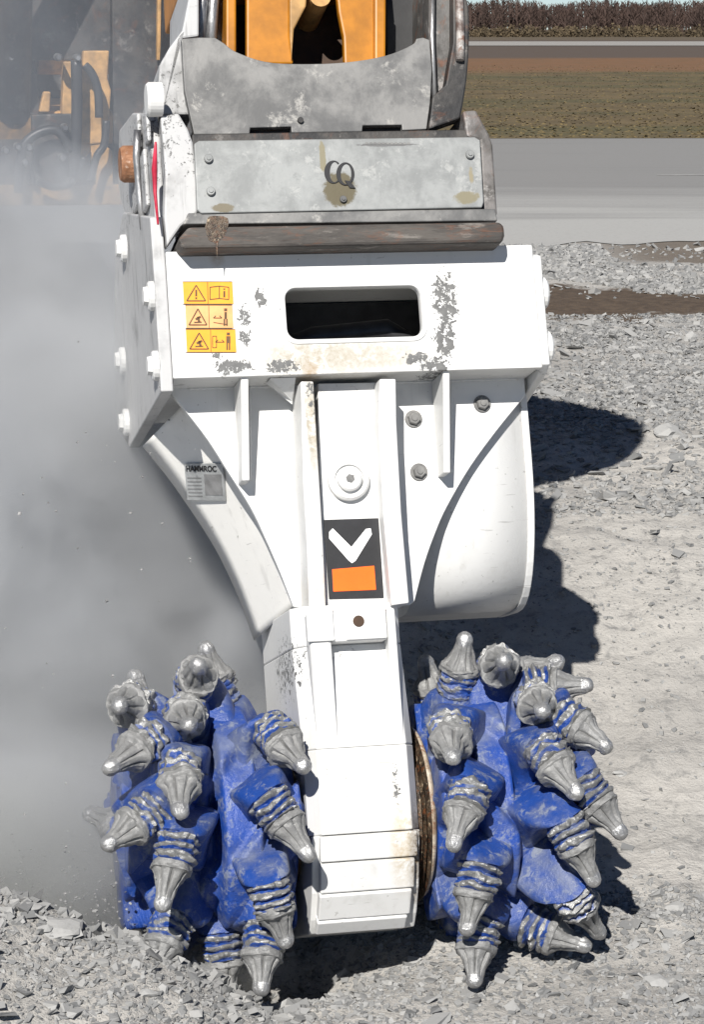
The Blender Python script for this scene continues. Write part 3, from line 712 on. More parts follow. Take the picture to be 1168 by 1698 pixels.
# make the first facet start under the face
def pt_at(py, prev):    # slide along the view ray so that each facet hangs under the last one
    return None
yk = [-.012, .004, .036, .085, .125]; pk = [1382, 1428, 1480, 1524, 1547]
for i in range(4):
    ya, yb = yk[i], yk[i+1]; a = L(600, pk[i]+2, ya); b_ = L(600, pk[i+1]-2, yb); xo = (.012, .010, .002, -.004)[i]
    d = (Vector((0, yb, b_.z))-Vector((0, ya, a.z))).normalized(); nn = Vector((0, -d.z, d.y))
    if nn.y < 0: nn = -nn
    m_ = MB(); x0_ = gx0-.010+xo*.3; x1_ = gx1+.015-xo*.2-.008*i
    A_ = [(x0_, ya, a.z), (x1_, ya, a.z), (x1_, yb, b_.z), (x0_, yb, b_.z)]
    m_.prism(A_, [(x, y+nn.y*.03, z+nn.z*.03) for x, y, z in A_]); m_.build('wear_plate', 'gear', A, .004)
mb = MB(); cp = [(.56, zA-.0005), (.004, zA-.0005)]
for i in range(5):
    a = L(600, pk[i], yk[i]+.030); cp.append((yk[i]+.030, a.z+.006)) if i else None
cp += [(.56, cp[-1][1]-.02)]
mb.plate_yz(cp, gx0-.024, gx1+.024); mb.build('gearbox_nose', 'gear', A, .004)

# --- cutting drums
def cyl(px, py, Rr):
    d = lray(px, py); oy, oz = CL.y-YC, CL.z-zc; a = d.y*d.y+d.z*d.z; b_ = oy*d.y+oz*d.z; c_ = oy*oy+oz*oz-Rr*Rr
    D = b_*b_-a*c_
    if D <= 0:
        t_ = -b_/a; p = CL+d*t_; r_ = Vector((0, p.y-YC, p.z-zc)); r_ = r_.normalized()*Rr; return Vector((p.x, YC+r_.y, zc+r_.z))
    return CL+d*((-b_-math.sqrt(D))/a)
def sweep_rings(mb, rings, wears, smooth=True):
    n = len(rings[0]); vs = [p for r_ in rings for p in r_]; wr = []
    for w_, r_ in zip(wears, rings): wr += (w_ if isinstance(w_, list) else [w_]*n)
    fs = [(i*n+q, i*n+(q+1) % n, (i+1)*n+(q+1) % n, (i+1)*n+q) for i in range(len(rings)-1) for q in range(n)]
    fs.append(tuple(range(n))[::-1]); fs.append(tuple(range((len(rings)-1)*n, len(rings)*n)))
    mb.add(vs, fs, smooth, wr)
NSEG = 64
def make_pick(drum, B, F, T, seed, holder_k=1.0, worn=0.5):
    rr = random.Random(seed); ax = (T-F)
    Lc = max(.10, min(.135, ax.length)); ax.normalize()
    rad = Vector((0, F.y-YC, F.z-zc)).normalized()
    core = Vector((B.x, YC, zc)) + Vector((0, B.y-YC, B.z-zc)).normalized()*.17
    hb = F - ax*.085*holder_k                     # where the ribbed sleeve begins
    side_ = ax.cross(rad)
    if side_.length < .1: side_ = Vector((1,0,0))
    side_.normalize(); up_ = side_.cross(ax).normalized()
    # blue base block and the ribbed sleeve: one swept surface
    path = []
    for i in range(9): t_ = i/8; path.append(((core*(1-t_)**2 + B*2*t_*(1-t_) + hb*t_*t_), .088-.03*t_, .45*min(1, 1.5*(1-t_))))
    rings = []; wears = []
    def ring(c_, r_, boxy, e=0.0, bumps=0.0, ph=0.0, axd=ax, jit=.0):
        out = []; w_ = []
        for q in range(NSEG):
            a = 2*math.pi*q/NSEG; cs, sn = math.cos(a), math.sin(a)
            k_ = 1.0 if boxy <= 0 else (abs(cs)**(2+boxy*12)+abs(sn)**(2+boxy*12))**(-1/(2+boxy*12))
            rr_ = r_*k_*(1+bumps*math.cos(a*8+ph)) * (1+e*max(0, sn))
            p = c_ + side_*cs*rr_ + up_*sn*rr_
            p = p + (p-c_)*jit*noise.noise(p*15+Vector((seed,0,0)))
            out.append(p); w_.append(0)
        return out
    def frame_ring(i):
        global_ax = (path[min(i+1, 8)][0]-path[max(i-1, 0)][0]).normalized(); f_ = (i/8)**1.5
        a_ = (global_ax*(1-f_)+ax*f_).normalized(); s1_ = (side_-a_*side_.dot(a_)).normalized(); return s1_, s1_.cross(a_).normalized()
    keep = (side_, up_)
    for i_, (c_, r_, bx_) in enumerate(path):
        side_, up_ = frame_ring(i_); rings.append(ring(c_, r_, bx_*1.6, jit=.07)); side_, up_ = keep; wears.append([.12+.5*max(0, noise.noise(p*20)) for p in rings[-1]])
    NRB = rr.choice([2.5,3,3.5]); steps_ = 36
    for i in range(1, steps_+1):
        t_ = i/steps_; s_ = math.sin(t_*NRB*2*math.pi-math.pi/2)*.5+.5
        c_ = hb + ax*(.085*holder_k-.012)*t_
        # the ridges sit on the outer side, stepped and uneven
        out = []; w_ = []
        for q in range(NSEG):
            a = 2*math.pi*q/NSEG; cs, sn = math.cos(a), math.sin(a); o_ = max(0, sn+.35)/1.35
            sk = math.sin((t_*NRB+.10*math.cos(a*2+seed)+.45*noise.noise(Vector((cs*1.3, sn*1.3, seed+t_*2))))*2*math.pi-math.pi/2)*.5+.5
            sk = sk**.55
            r_ = (.046 + .017*(sk**.7)*(.25+.75*o_)*(1+.8*noise.noise(Vector((cs*4, sn*4, t_*3+seed)))))*(1+.14*noise.noise(Vector((cs*2, sn*2, t_*4+seed)))+.06*noise.noise(Vector((cs*9, sn*9, t_*16+seed))))
            out.append(c_+side_*cs*r_+up_*sn*r_); w_.append(min(1, (sk**1.5)*(.55+.6*o_)+.12+.45*noise.noise(Vector((cs*2.5, sn*2.5, t_*4+seed*1.7)))))
        rings.append(out); wears.append(w_)
    rings.append(ring(F-ax*.010, .046, 0)); wears.append(.9)
    mb = MB(); sweep_rings(mb, rings, wears); mb.build('pick_holder', 'holder', drum, wear=True, recalc=True, crisp=.7)
    # the pick: collar, fluted cone, blunt carbide tip
    rings = []; wears = []; ph = rr.uniform(0, 6)
    prof_ = [(-.020,.046,0),(-.010,.054,0),(-.003,.054,0),(.004,.054,0),(.008,.0525,.02),(.010,.048,.10),(.022,.041,.15),(.038,.0335,.18),(.056,.0275,.16),(.074,.0245,.10),(.086,.0225,.03),(.094,.0225,0),(.104,.021,0),(.112,.0175,0),(.119,.012,0),(.122,.005,0)]
    prof2 = []
    for (a, b_) in zip(prof_, prof_[1:]):
        prof2.append(a); prof2.append(tuple((u_+w_)/2 for u_, w_ in zip(a, b_)))
    prof2.append(prof_[-1])
    kk = Lc/.122; bend = Vector((rr.uniform(-1,1), rr.uniform(-1,1), rr.uniform(-1,1)))*.006
    for d_, r_, bm_ in prof2:
        c_ = F+ax*(d_*(kk if d_ > 0 else 1)) + bend*max(0, d_/.12)**2
        out = []
        for q in range(NSEG):
            a = 2*math.pi*q/NSEG
            g_ = .12*bm_-2.0*bm_*(1-abs(math.sin(a*4+ph+.3*noise.noise(Vector((math.cos(a), math.sin(a), seed))))))**3
            r2 = r_*(1+g_)*(1+.20*noise.noise(Vector((math.cos(a)*1.4, math.sin(a)*1.4, d_*30+seed*2.3)))+.07*noise.noise(Vector((math.cos(a)*5, math.sin(a)*5, d_*150+seed))))
            out.append(c_+side_*math.cos(a)*r2+up_*math.sin(a)*r2)
        rings.append(out); wears.append(.2+.9*(d_ > .085)+.3*(abs(d_) < .006))
    mb = MB(); sweep_rings(mb, rings, wears); mb.build('pick', 'pick', drum, wear=True, recalc=True, crisp=.5)
def make_drum(x0, x1, inner_side, seed):
    # core: barrel with welded spiral scrolls
    NXg, NA = 90, 200; vs = []; wr = []
    for i in range(NXg):
        t_ = i/(NXg-1); x = x0+(x1-x0)*t_
        for q in range(NA):
            a = 2*math.pi*q/NA; h = (a*4/(2*math.pi)+t_*1.15*(1 if inner_side > 0 else -1)+seed*.13) % 1.0
            sc_ = (1-sst(.42, .52, h)) * sst(.0, .05, h)
            tb = t_ if inner_side > 0 else 1-t_
            band = sst(.50, .56, tb)*(1-sst(.74, .80, tb))
            r_ = .185+.075*sc_+max(.0, .10-.045*sc_)*band + .03*sst(.8, .9, tb)
            r_ *= 1+.012*noise.noise(Vector((x*16, math.cos(a)*5, math.sin(a)*5+seed)))
            r_ *= 1+.03*noise.noise(Vector((x*7, math.cos(a)*2, math.sin(a)*2+seed)))
            if i in (0, NXg-1): r_ *= .93
            vs.append((x, YC+r_*math.cos(a), zc+r_*math.sin(a))); wr.append(.15+.6*max(0, noise.noise(Vector((x*14, math.cos(a)*5, math.sin(a)*5)))))
    fs = [(i*NA+q, i*NA+(q+1) % NA, (i+1)*NA+(q+1) % NA, (i+1)*NA+q) for i in range(NXg-1) for q in range(NA)]
    fs += [tuple(range(NA))[::-1], tuple(range((NXg-1)*NA, NXg*NA))]
    mb = MB(); mb.add(vs, fs, True, wr); return mb.build('cutting_drum', 'blue', A, wear=True)
xl0, xl1 = L(205,1352,.1).x, L(492,1352,.1).x
xr0, xr1 = L(722,1352,.1).x, L(985,1352,.1).x
dl = make_drum(xl0, xl1, 1, 1); dr = make_drum(xr0, xr1, -1, 3)
mb = MB(); mb.lathe((xl1, YC, zc), (1,0,0), [(-.01,.17),(gx0-.03-xl1,.17)], 40); mb.build('drive_shaft', 'gunk', A)
mb = MB(); xx = gx1+.030; mb.lathe((xx, YC, zc), (1,0,0), [(0,.235),(.010,.245),(.014,.225),(.022,.242),(.026,.222),(.036,.24)], 64); mb.build('seal', 'gunk', A)
mb = MB(); mb.lathe((xx+.036, YC, zc), (1,0,0), [(0,.226),(.006,.232),(.014,.228),(.022,.21)], 64, True); mb.build('drum_flange', 'cream', A)
RT, RF, RB = .47, .385, .30
LEFT = [  # base, collar, tip in photo pixels; radii (tip, collar, base)
 ((352,1175),(326,1122),(330,1098),('y',-.02,.08,.17)), ((262,1205),(210,1170),(192,1168),('y',-.06,.04,.16)), ((312,1210),(309,1194),(315,1206),(.47,.385,.25)),
 ((262,1225),(222,1247),(176,1278),(.42,.38,.30)), ((300,1262),(298,1306),(297,1352),(.475,.40,.29)), ((425,1240),(474,1240),(511,1280),(.42,.37,.29)),
 ((445,1320),(474,1366),(518,1424),(.43,.385,.29)), ((265,1330),(218,1372),(172,1408),(.43,.39,.29)), ((245,1385),(190,1368),(140,1341),('y',.36,.30,.26)),
 ((305,1385),(284,1440),(268,1514),(.47,.41,.30)), ((440,1455),(458,1510),(476,1572),(.45,.40,.29)), ((425,1530),(434,1588),(431,1650),('y',.02,.05,.12)),
 ((300,1510),(268,1570),(250,1620),('y',.02,.05,.14)), ((362,1530),(372,1600),(378,1650),('y',.20,.20,.25)), ((372,1170),(352,1118),(341,1076),('y',.25,.28,.30)),
]
RIGHT = [
 ((752,1168),(765,1105),(774,1054),('y',.10,.15,.22)), ((818,1175),(829,1106),(837,1098),('y',-.07,.05,.16)), ((865,1165),(885,1118),(924,1100),('y',.12,.18,.24)),
 ((885,1165),(926,1140),(978,1136),('y',.06,.10,.18)), ((885,1205),(893,1172),(904,1180),(.49,.40,.27)), ((925,1185),(966,1212),(1018,1242),(.40,.37,.29)),
 ((765,1200),(748,1232),(752,1262),(.47,.39,.28)), ((888,1235),(926,1276),(962,1322),(.46,.40,.29)), ((955,1290),(996,1338),(1026,1376),(.40,.37,.28)),
 ((785,1300),(766,1352),(749,1408),(.465,.405,.29)), ((895,1355),(958,1405),(992,1470),(.43,.39,.28)), ((800,1430),(786,1486),(776,1548),(.47,.41,.29)),
 ((890,1455),(962,1502),(1000,1560),(.41,.37,.27)), ((850,1515),(920,1548),(978,1574),('y',.10,.14,.20)), ((795,1520),(790,1578),(786,1636),('y',.02,.05,.13)),
]
for dr_, lst, sd0 in ((dl, LEFT, 0), (dr, RIGHT, 50)):
    for i, (b_, f_, t_, rr3) in enumerate(lst):
        if rr3[0] == 'y': make_pick(dr_, L(*b_, rr3[3]), L(*f_, rr3[2]), L(*t_, rr3[1]), sd0+i)
        else: make_pick(dr_, cyl(*b_, rr3[2]), cyl(*f_, rr3[1]), cyl(*t_, rr3[0]), sd0+i)
    # the far side of the drum carries the same spiral of picks
    xa, xb = (xl0, xl1) if dr_ is dl else (xr0, xr1)
    for k in range(9):
        a = R(-62+k*15); x = xa+(xb-xa)*(.2+.6*((k*.37+.15) % 1))
        def pol(r_, an, dx=0): return Vector((x+dx, YC+r_*math.cos(an), zc+r_*math.sin(an)))
        make_pick(dr_, pol(.29, a), pol(.385, a+.10, (x-(xa+xb)/2)*.15), pol(.46, a+.24, (x-(xa+xb)/2)*.3), 200+sd0+k)

# ================================================================== QUICK COUPLER
Q = empty('quick_coupler', M); tag(Q, 'worn grey quick coupler with pale riveted plate on top of the white cutter', 'coupler')
mb = MB()
P = [(322,238),(330,233),(788,227),(797,232),(803,335),(800,344),(334,354),(327,348)]
mb.plate(XZ(P, -.030), -.030, -.012); fp = mb.build('face_plate', 'galv', Q, .003)
for q in ((345,264),(349,318),(779,257),): bolt(fp, L(q[0], q[1], -.030), (0,-1,0), .012, 'galv', .010, 'rivet', False, 16)
bolt(fp, L(569,331,-.030), (0,-1,0), .010, 'plate_grey', .008, 'rivet', False, 16)
# CQ cut letters: crescents of uneven stroke
def crescent(cx_, cy_, rx, ry, ix, iy, dx, a0, a1, y, n_=26):
    m_ = MB(); o_ = []; i_ = []
    for k in range(n_+1):
        a = R(a0+(a1-a0)*k/n_); o_.append((cx_+rx*math.cos(a), cy_-ry*math.sin(a))); i_.append((cx_+dx+ix*math.cos(a), cy_-iy*math.sin(a)))
    m_.plate(XZ(o_+i_[::-1], y), y, y+.002); return m_
m1 = crescent(553,285,15,19,8,17,2,50,310,-.0325); m2 = crescent(573,288,15,19,9,17,1,-180,180,-.0335)
m2b = MB(); m2b.plate(XZ([(572,299),(580,300),(587,308),(590,312),(580,311)], -.0345), -.0345, -.0325)
m3 = MB(); m3.add(m1.v, m1.f); m3.add(m2.v, m2.f); m3.add(m2b.v, m2b.f); m3.build('lettering', 'ink', fp)
m_ = MB()
for i in range(11): x_ = 606+i*7; m_.plate(XZ([(x_,236),(x_+4.5,236),(x_+4.5,239.5),(x_,239.5)], -.0307), -.0307, -.0302)
m_.build('worn_lettering', 'plate_grey', fp)
# lower beam
YB_ = -.085; mb = MB(); bl = L(294,380,YB_); br = L(836,364,YB_); zb = L(560,407,YB_).z; ztb = L(560,372,YB_).z
mb.prism([(bl.x+.012,YB_,zb),(br.x-.008,YB_,zb),(br.x,YB_,zb+.02),(br.x,YB_,ztb-.01),(br.x-.012,YB_,ztb),(bl.x+.03,YB_,ztb),(bl.x,YB_,zb+.025)],
         [(bl.x+.012,.30,zb),(br.x-.008,.30,zb),(br.x,.30,zb+.02),(br.x,.30,ztb-.01),(br.x-.012,.30,ztb),(bl.x+.03,.30,ztb),(bl.x,.30,zb+.025)])
mb.build('lower_beam', 'beam', Q, .008)
mb = MB(); lip = [(x, z) for x, z in XZ([(312,353),(822,346),(826,366),(304,372)], -.024)]; mb.plate(lip, -.024, .28); mb.build('inner_rail', 'plate_grey', Q, .003)
for q, r_ in (((360,378),.016),((372,392),.014),((350,388),.012)):
    pass
mb = MB(); mb.plate(XZ(smooth_curve([(344,362),(352,358),(378,362),(374,388),(362,402),(360,426),(357,404),(346,398),(340,376)], 3), YB_-.0008), YB_-.0008, YB_-.0003); mb.build('oil_streak', 'gunk', Q)
# body behind the face plate
mb = MB(); mb.plate(XZ([(318,222),(800,214),(806,350),(322,358)], 0), .0, .40); mb.plate(XZ([(330,190),(706,184),(708,224),(330,228)], .07), .07, .39); mb.build('body', 'darkmetal', Q, .004)
# grey saddle plate with its scooped top
sp = [(301,64),(330,62),(357,62)]+smooth_curve([(358,63),(372,72),(392,86),(440,102),(500,106),(575,103),(640,92),(684,74),(691,64)], 4)+[(702,62),(713,66),(717,116),(714,170),(708,214),(668,216),(667,207),(602,208),(601,218),(484,220),(483,210),(415,212),(414,222),(322,223),(306,150)]
mb = MB(); mb.plate(XZ(sp, .03), .03, .055); mb.build('saddle_plate', 'plate_grey', Q, .005)
sb = L(498,200,.03); mb = MB(); mb.lathe(sb, (0,-1,0), [(-.002,.009),(.008,.008)], 12); mb.build('grease_fitting', 'darkmetal', Q)
# right cheek: dark curved side with a rusty front edge
ck = smooth_curve([(757,0),(776,0),(779,60),(776,120),(770,165),(764,196)], 3)
mb = MB(); mb.plate(XZ([(752,-60)]+[(777,-60)]+ck[1:]+[(712,214),(718,160),(740,140),(752,70)], .02), .02, .07); mb.build('cheek', 'darkmetal', Q, .005)
mb = MB(); mb.plate(XZ([(712,-60),(752,-60),(750,120),(735,160),(715,200),(712,120)], .09), .09, .5); mb.build('cheek_inner', metal_dirt('grey_brown_cheek', [(.05,.048,.045),(.13,.125,.12),(.26,.25,.24)], 6, .6, .2, .5, rust=.6), Q, .004)
mb = MB(); mb.tube([L(718,-60,.06), L(717,60,.06), L(722,180,.05)], .007, 10); mb.build('guide_rod', 'silver', Q)
mb = MB(); edge = [L(a, b, .012) for a, b in ((760,-60),(762,0),(764,60),(763,100))]; mb.tube(edge, .012, 10); mb.build('cheek_edge', metal_dirt('chipped_edge', [(.10,.07,.06),(.4,.38,.36),(.6,.58,.56)], 16, .6, .1, .5, rust=.8), Q)
# right ear
mb = MB(); mb.plate(XZ([(768,184),(790,182),(812,222),(818,240),(826,356),(808,358),(802,346),(797,232),(775,226)], -.005), -.005, .35); mb.build('ear', metal_dirt('grey_ear', [(.07,.065,.06),(.17,.16,.155),(.3,.29,.28)], 7, .6, .2, .4, rust=.3), Q, .006)
# left ear: front face, and the dusty side going back
mb = MB(); mb.plate(XZ([(266,192),(296,187),(312,214),(320,236),(327,300),(328,352),(300,375),(277,408),(272,360),(274,290)], -.005), -.005, .05); mb.build('ear', 'white_dusty', Q, .006)
XE = L(276,300,0).x
side2 = yz_from([(276,205),(282,400),(262,430),(222,350),(216,330),(212,300),(214,215),(236,187),(262,188)], XE)
side2 = [(max(.0505, y), z) for y, z in side2]
mb = MB(); mb.plate_yz(side2, XE-.03, XE-.002); mb.build('side_plate', 'white_dusty', Q, .006)
print('side2', [(round(a,2), round(b,2)) for a, b in side2], XE)
mb = MB(); pn = LX(222,272,XE-.03); mb.lathe(pn, (-1,0,0), [(-.05,.052),(.030,.052),(.040,.045)], 28); mb.build('hinge_pin', 'rust', Q)
mb = MB(); pn = LX(268,165,XE-.0); mb.lathe((XE-.03, pn.y, pn.z), (-1,0,0), [(-.03,.046),(.005,.046),(.012,.04)], 28); mb.build('pin_cap', 'white', Q)
mb = MB(); tp_ = [LX(a, b, XE-.034) for a, b in ((258,236),(256,280),(257,320),(262,372))]; mb.tube(tp_, [.003,.008,.005,.003], 8); mb.build('red_tape', 'red', Q)
for (x_, y_, w_, h_) in ((232,225,.05,.05),(244,300,.04,.08),(230,330,.06,.03),(248,215,.03,.04)):
    c_ = LX(x_, y_, XE-.03); m_ = MB(); m_.box(c_.x-.012, c_.x, c_.y-w_, c_.y+w_, c_.z-h_, c_.z+h_); m_.build('side_boss', 'white_dusty', Q, .006)
mb = MB(); mb.tube([LX(228,215,XE-.045), LX(226,260,XE-.05), LX(232,330,XE-.045), LX(238,380,XE-.04)], .010, 10); mb.build('grease_line', 'silver', Q)
mb = MB(); mb.plate(XZ([(313,-60),(312,0),(302,50),(281,78),(264,108),(262,150),(266,190),(320,190),(308,150),(300,64),(330,60),(330,-60)], .08), .08, .5); mb.build('upper_cheek', 'white_dusty', Q, .006)

# ================================================================== EXCAVATOR
EX = empty('excavator'); EXP = O + Vector((-math.sin(YAW), math.cos(YAW), 0))*7.6; EXP.z = .75
EM = Matrix.Translation(EXP) @ Matrix.Rotation(YAW, 4, 'Z'); EX.matrix_world = EM
tag(EX, 'yellow tracked excavator behind the dust, holding the cutter on its stick', 'excavator')
TOL = EM.inverted() @ M       # machine frame -> excavator frame
def arm_part(mb, name, mat, bevel=.006):
    k = MB(); k.v = [tuple(TOL @ Vector(p)) for p in mb.v]; k.f = mb.f; k.sm = mb.sm; k.w = mb.w; return k.build(name, mat, EX, bevel)
zt0 = L(500,110,.2).z - .1
ax0, ax1 = L(312,40,.14).x, L(642,40,.14).x; ZTOP = 2.9
def XZ2(p, y): return XZ(p, y)
mb = MB()
mb.plate(XZ([(409,-40),(481,-40),(481,60),(487,106),(409,106)], .14), .14, .17)
mb.plate(XZ([(556,-40),(622,-40),(622,112),(572,112),(570,60),(562,20)], .14), .14, .17)
mb.plate(XZ([(622,-40),(641,-40),(640,112),(622,112)], .12), .12, .50)
mb.plate(XZ([(375,-40),(392,-40),(392,112),(375,112)], .12), .12, .50)
mb.plate(XZ([(311,-40),(321,-40),(321,112),(311,112)], .12), .12, .50)
arm_part(mb, 'stick_end', 'yellow')
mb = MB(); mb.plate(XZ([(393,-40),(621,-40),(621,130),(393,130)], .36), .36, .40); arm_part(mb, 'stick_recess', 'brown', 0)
mb = MB(); mb.plate(XZ([(481,-40),(512,-40),(508,10),(488,48),(484,100),(481,60)], .13), .13, .36); arm_part(mb, 'gusset', 'yellow_dusty')
mb = MB(); mb.lathe(L(527,2,.2), (0,-1,0), [(-.16,.032),(.04,.03)], 24); arm_part(mb, 'pin_boss', 'yellow_dusty', 0)
for px_, r_ in ((334,.018),(353,.016)):
    mb = MB(); mb.tube([L(px_+6,-60,.16), L(px_,10,.14), L(px_-3,60,.16), L(px_-4,110,.2)], r_, 14); arm_part(mb, 'hydraulic_tube', 'silver', 0)
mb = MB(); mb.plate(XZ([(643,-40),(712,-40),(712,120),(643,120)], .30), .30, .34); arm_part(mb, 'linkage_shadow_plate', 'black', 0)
mb = MB(); mb.tube([L(706,-60,.16), L(706,70,.16)], .007); arm_part(mb, 'hydraulic_tube', 'silver', 0)
# the stick above the picture, its cylinder, the boom and the body behind
za = L(500,-38,.14).z
stick = MB(); stick.prism([(ax0,.12,za),(ax1,.12,za),(ax1,.6,za),(ax0,.6,za)], [(ax0+.05,.05,ZTOP),(ax1-.05,.05,ZTOP),(ax1-.05,.75,ZTOP),(ax0+.05,.75,ZTOP)]); arm_part(stick, 'stick', 'yellow')
mb = MB(); mb.tube([(0,-.05,za+.3),(0,-.12,ZTOP-.4)], .07); arm_part(mb, 'bucket_cylinder', 'yellow', 0)
for k in range(12):  # out-of-view hose loops, added and packed to cast the ground shadow's bulge
    mb = MB(); e = -.56+.055*k
    mb.tube(smooth_curve([(ax1-.05,.2,za+1.45), (ax1+.30+e,.15,za+1.15), (ax1+.52+e,.1,za+.75), (ax1+.48+e*.8,.12,za+.42), (ax1+.34+e*.4,.25,za+.16), (ax1+.20+e*.2,.40,za-.02), (ax1+.10+e*.2,.42,za-.25)], 5), .034, 10); arm_part(mb, 'hydraulic_hose', 'hose', 0)
P1 = TOL @ Vector((0, .5, ZTOP-.1)); P2 = Vector((0, -2.6, 4.6)); P3 = Vector((0, .1, 1.55))
def beam(name, pts, w, h, mat):
    m_ = MB(); rings = []
    for i, p in enumerate(pts):
        t_ = (pts[min(i+1, len(pts)-1)]-pts[max(i-1,0)]).normalized(); u_ = Vector((1,0,0)); v_ = t_.cross(u_).normalized(); hh = h[i]/2
        rings.append([p+u_*w/2+v_*hh, p-u_*w/2+v_*hh, p-u_*w/2-v_*hh, p+u_*w/2-v_*hh])
    for a, b_ in zip(rings, rings[1:]): m_.prism(a, b_)
    return m_.build(name, mat, EX, .01)
beam('boom', [P1, P2, P3], .42, [.3, .75, .5], 'yellow_dusty')
for sx in (-.42, .42):
    m_ = MB(); m_.tube([Vector((sx,-1.1,1.2)), Vector((sx,-1.9,2.6))], .09, 16); m_.tube([Vector((sx,-1.9,2.6)), Vector((sx,-2.4,3.5))], .05, 14); m_.build('boom_cylinder', 'darkmetal', EX)
m_ = MB(); m_.box(-1.35,1.35,-1.15,2.4,1.05,1.22); m_.build('turntable_deck', 'yellow_dusty', EX, .03)
m_ = MB(); m_.box(-1.35,-.45,-.9,1.2,1.22,2.35); m_.box(-1.35,1.35,1.2,2.4,1.22,2.3); m_.build('house', 'darkmetal', EX, .05)
m_ = MB(); m_.box(-1.37,1.37,2.1,2.75,1.0,2.2); m_.build('counterweight', 'yellow_dusty', EX, .12)
m_ = MB(); m_.box(.45,1.35,-1.1,.7,1.22,2.95); cb_ = m_.build('cab', 'yellow_dusty', EX, .06)
m_ = MB(); m_.box(.53,1.27,-1.12,-1.10,1.5,2.8); m_.box(1.35,1.37,-.9,.5,1.7,2.8); m_.build('window', 'black', cb_)
for sx in (-1.05, 1.05):
    m_ = MB(); pr_ = []
    for i in range(24):
        a = 2*math.pi*i/24; yy = (1.55 if math.cos(a) > 0 else -1.55)+.42*math.cos(a); pr_.append((yy, .45+.42*math.sin(a)))
    m_.plate_yz(pr_, sx-.28, sx+.28); tr = m_.build('track', 'black', EX, .02)
    m_ = MB()
    for i in range(30):
        yy = -1.6+i*.11; m_.box(sx-.30, sx+.30, yy, yy+.06, .86, .91)
    m_.build('track_shoes', 'darkmetal', tr, .005)
m_ = MB(); m_.lathe((0,.3,.7), (0,0,1), [(0,.6),(.36,.6)], 32); m_.build('slew_ring', 'darkmetal', EX)
# front detail seen through the dust (placed on the front of the deck)
EMI = EM.inverted(); YE = (EM @ Vector((0,-1.15,0))).y
def E(px, py, off=0):       # point on the deck front plane seen at a pixel
    d = ray(px, py); o_ = EMI @ CAMP; dd = EMI.to_3x3() @ d; t_ = (-1.15-off-o_.y)/dd.y; return o_+dd*t_
def epoly(name, pts, off, th, mat, bev=.008):
    m_ = MB(); A_ = [E(a, b, off) for a, b in pts]; m_.prism([tuple(p) for p in A_], [(p.x, p.y+th, p.z) for p in A_]); return m_.build(name, mat, EX, bev)
epoly('front_beam', [(-60,308),(215,306),(215,340),(-60,342)], .05, .3, 'yellow_dusty')
epoly('bracket_panel', [(138,84),(181,84),(178,130),(184,150),(178,236),(150,240),(130,236)], .06, .12, 'yellow_dusty')
epoly('bracket_panel', [(106,102),(121,102),(120,198),(102,192)], .06, .12, 'yellow_dusty')
epoly('bracket_panel', [(130,236),(162,232),(186,250),(188,318),(160,318),(150,250),(126,285)], .05, .12, 'yellow_dusty')
epoly('bracket_panel', [(72,152),(84,152),(82,186),(64,186)], .05, .1, 'yellow_dusty')
epoly('bracket_panel', [(-20,92),(10,92),(8,118),(-20,130)], .05, .1, 'yellow_dusty')
epoly('hydraulic_block', [(52,190),(128,188),(128,300),(55,308)], .07, .2, 'darkmetal')
epoly('hydraulic_block', [(-40,130),(60,120),(66,180),(45,310),(-40,310)], .0, .2, 'darkmetal')
epoly('front_panel', [(185,-60),(330,-60),(330,310),(188,310)], .01, .2, 'darkmetal')
epoly('front_panel', [(-80,-60),(184,-60),(184,100),(-80,100)], -.02, .15, 'darkmetal')
epoly('grab_rail', [(262,-40),(268,-40),(266,100),(260,100)], .08, .05, 'yellow_dusty', .004)
epoly('grab_rail', [(276,-40),(284,-40),(282,90),(275,90)], .08, .05, 'yellow_dusty', .004)
for pts, r_ in ((((140,108),(152,122),(162,150),(164,195)), .022), (((126,100),(127,190),(122,300)), .03), (((30,320),(40,240),(90,215),(120,250)), .025), (((150,300),(160,260),(172,240),(176,200)), .02), (((60,300),(90,310),(120,300),(140,260)), .02)):
    m_ = MB(); m_.tube(smooth_curve([tuple(E(a, b, .16)) for a, b in pts], 6), r_, 10); m_.build('hydraulic_hose', 'hose', EX)
for q in ((18,96),(97,95),(129,96),(108,212),(104,262),(42,270),(10,250),(118,300),(30,244),(48,245)):
    m_ = MB(); m_.lathe(E(q[0], q[1], .2), (0,-1,0), [(-.1,.02),(0,.02),(.02,.012)], 12); m_.build('hose_fitting', 'silver', EX)

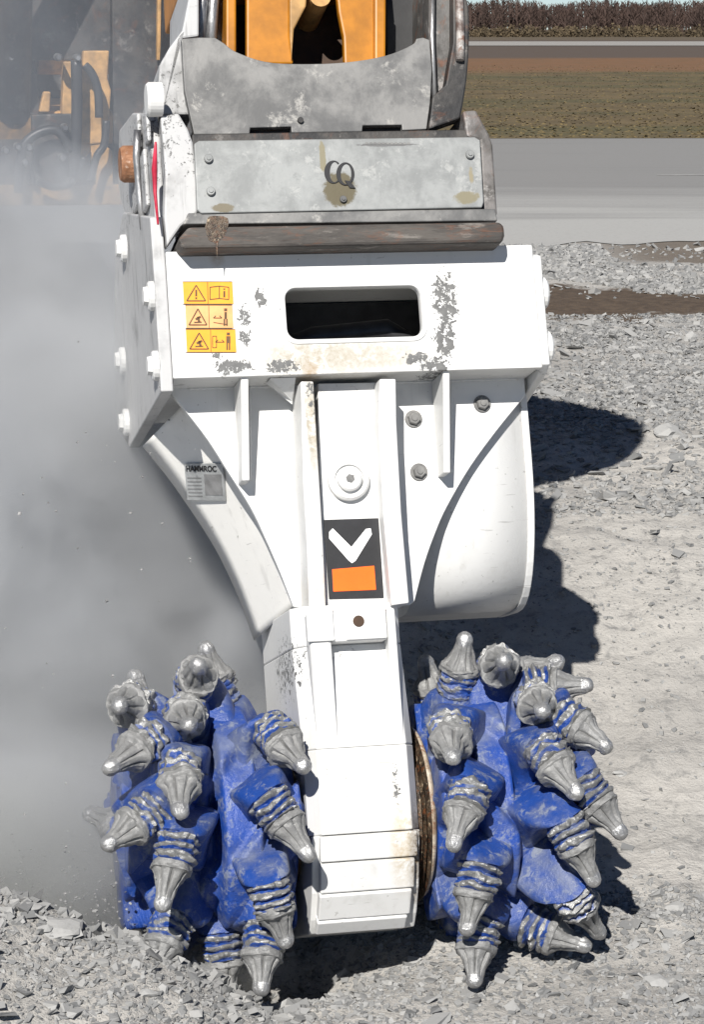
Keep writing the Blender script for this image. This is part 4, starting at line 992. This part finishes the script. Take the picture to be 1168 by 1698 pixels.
# ================================================================== DUST
def dust(name, c, r, dens, label, nscale=1.1, col=(.62,.63,.64), zfade=None, seed=0, thr=(.25,.8), aniso=.1, amp=.9):
    bm = bmesh.new(); bmesh.ops.create_icosphere(bm, subdivisions=4, radius=1)
    for v in bm.verts:
        d = v.co.normalized(); v.co = Vector((d.x*r[0], d.y*r[1], d.z*r[2]))
    me = bpy.data.meshes.new(name); bm.to_mesh(me); bm.free()
    m, nt, b = new_mat(name); nt.nodes.remove(b); t = NT(nt); out = [x for x in nt.nodes if x.type == 'OUTPUT_MATERIAL'][0]
    pv = nt.nodes.new('ShaderNodeVolumePrincipled'); pv.inputs['Color'].default_value = (*col, 1); pv.inputs['Anisotropy'].default_value = aniso
    c_ = t.coord('Object')
    mp = t.mapping(c_, tuple(1/q for q in r)); ln = t.n('ShaderNodeVectorMath', operation='LENGTH'); nt.links.new(mp, ln.inputs[0])
    nz = t.noise(t.mapping(c_, (1,1,1), (seed,0,0)), nscale, 4, .55, .5)
    e = t.ramp(t.math('ADD', ln.outputs['Value'], t.math('MULTIPLY', t.math('SUBTRACT', nz, .5), amp)), thr[0], thr[1], 1, 0)
    nt.links.new(t.math('MULTIPLY', e, dens), pv.inputs['Density']); nt.links.new(pv.outputs[0], out.inputs['Volume'])
    me.materials.append(m); o = bpy.data.objects.new(name, me); COL.objects.link(o); o.location = c
    return tag(o, label, 'dust', kind='stuff')
dust('dust_cloud', (-1.56, 7.75, .16), (1.85, 1.55, 2.06), 7.0, 'thick grey rock dust billowing left of the cutter', nscale=1.5, thr=(.62,1.0), col=(.755,.77,.79), amp=1.15)
dust('dust_veil', (-1.9, 8.8, 1.8), (1.8, 1.3, 1.5), .6, 'thin upper dust veiling the excavator', nscale=1.6, seed=5, thr=(.35,1.0), col=(.62,.66,.72), amp=1.2)
dust('dust_wisp', (-.74, 6.0, .45), (.42, .22, .70), 1.6, 'faint wisp of dust drifting in front of the left drum', nscale=3.0, seed=3, thr=(.2,.95), col=(.74,.75,.75), amp=1.4)
dust('dust_puff', (-.98, 6.18, .12), (.72, .36, .40), 6.0, 'low puff of dust at the foot of the left drum', nscale=3.5, seed=9, thr=(.3,.95), col=(.72,.73,.72), amp=1.0)
dust('dust_curl', (-.38, 5.98, -.02), (.34, .14, .14), 3.0, 'small curl of dust rising from the hollow under the left drum', nscale=6, seed=12, thr=(.2,.9), col=(.68,.68,.66), amp=1.3)
# grit thrown up by the left drum
r = np.random.default_rng(77); P = []; Sz = []
for i in range(900):
    a = r.normal(0, 1, 3); p = np.array([-.72, 6.02, .05])+a*np.array([.20,.10,.09])+np.array([0,0,abs(r.normal(0,.05))]); P.append(p); Sz.append(r.uniform(.002,.009))
for i in range(60):
    px, py = r.uniform(0, 380), r.uniform(560, 1480); p = wy(px, py, r.uniform(5.8, 6.6)); P.append((p.x, p.y, p.z)); Sz.append(r.uniform(.002,.008)*(1.6 if r.random() < .1 else 1))
v_, f_ = shards(len(P), np.array(P), np.array(Sz), (.3,.8), 9)
tag(fast_mesh('flying_grit', v_, f_, 'rock'), 'chips of rock flying through the dust beside the left drum', 'grit', kind='stuff')
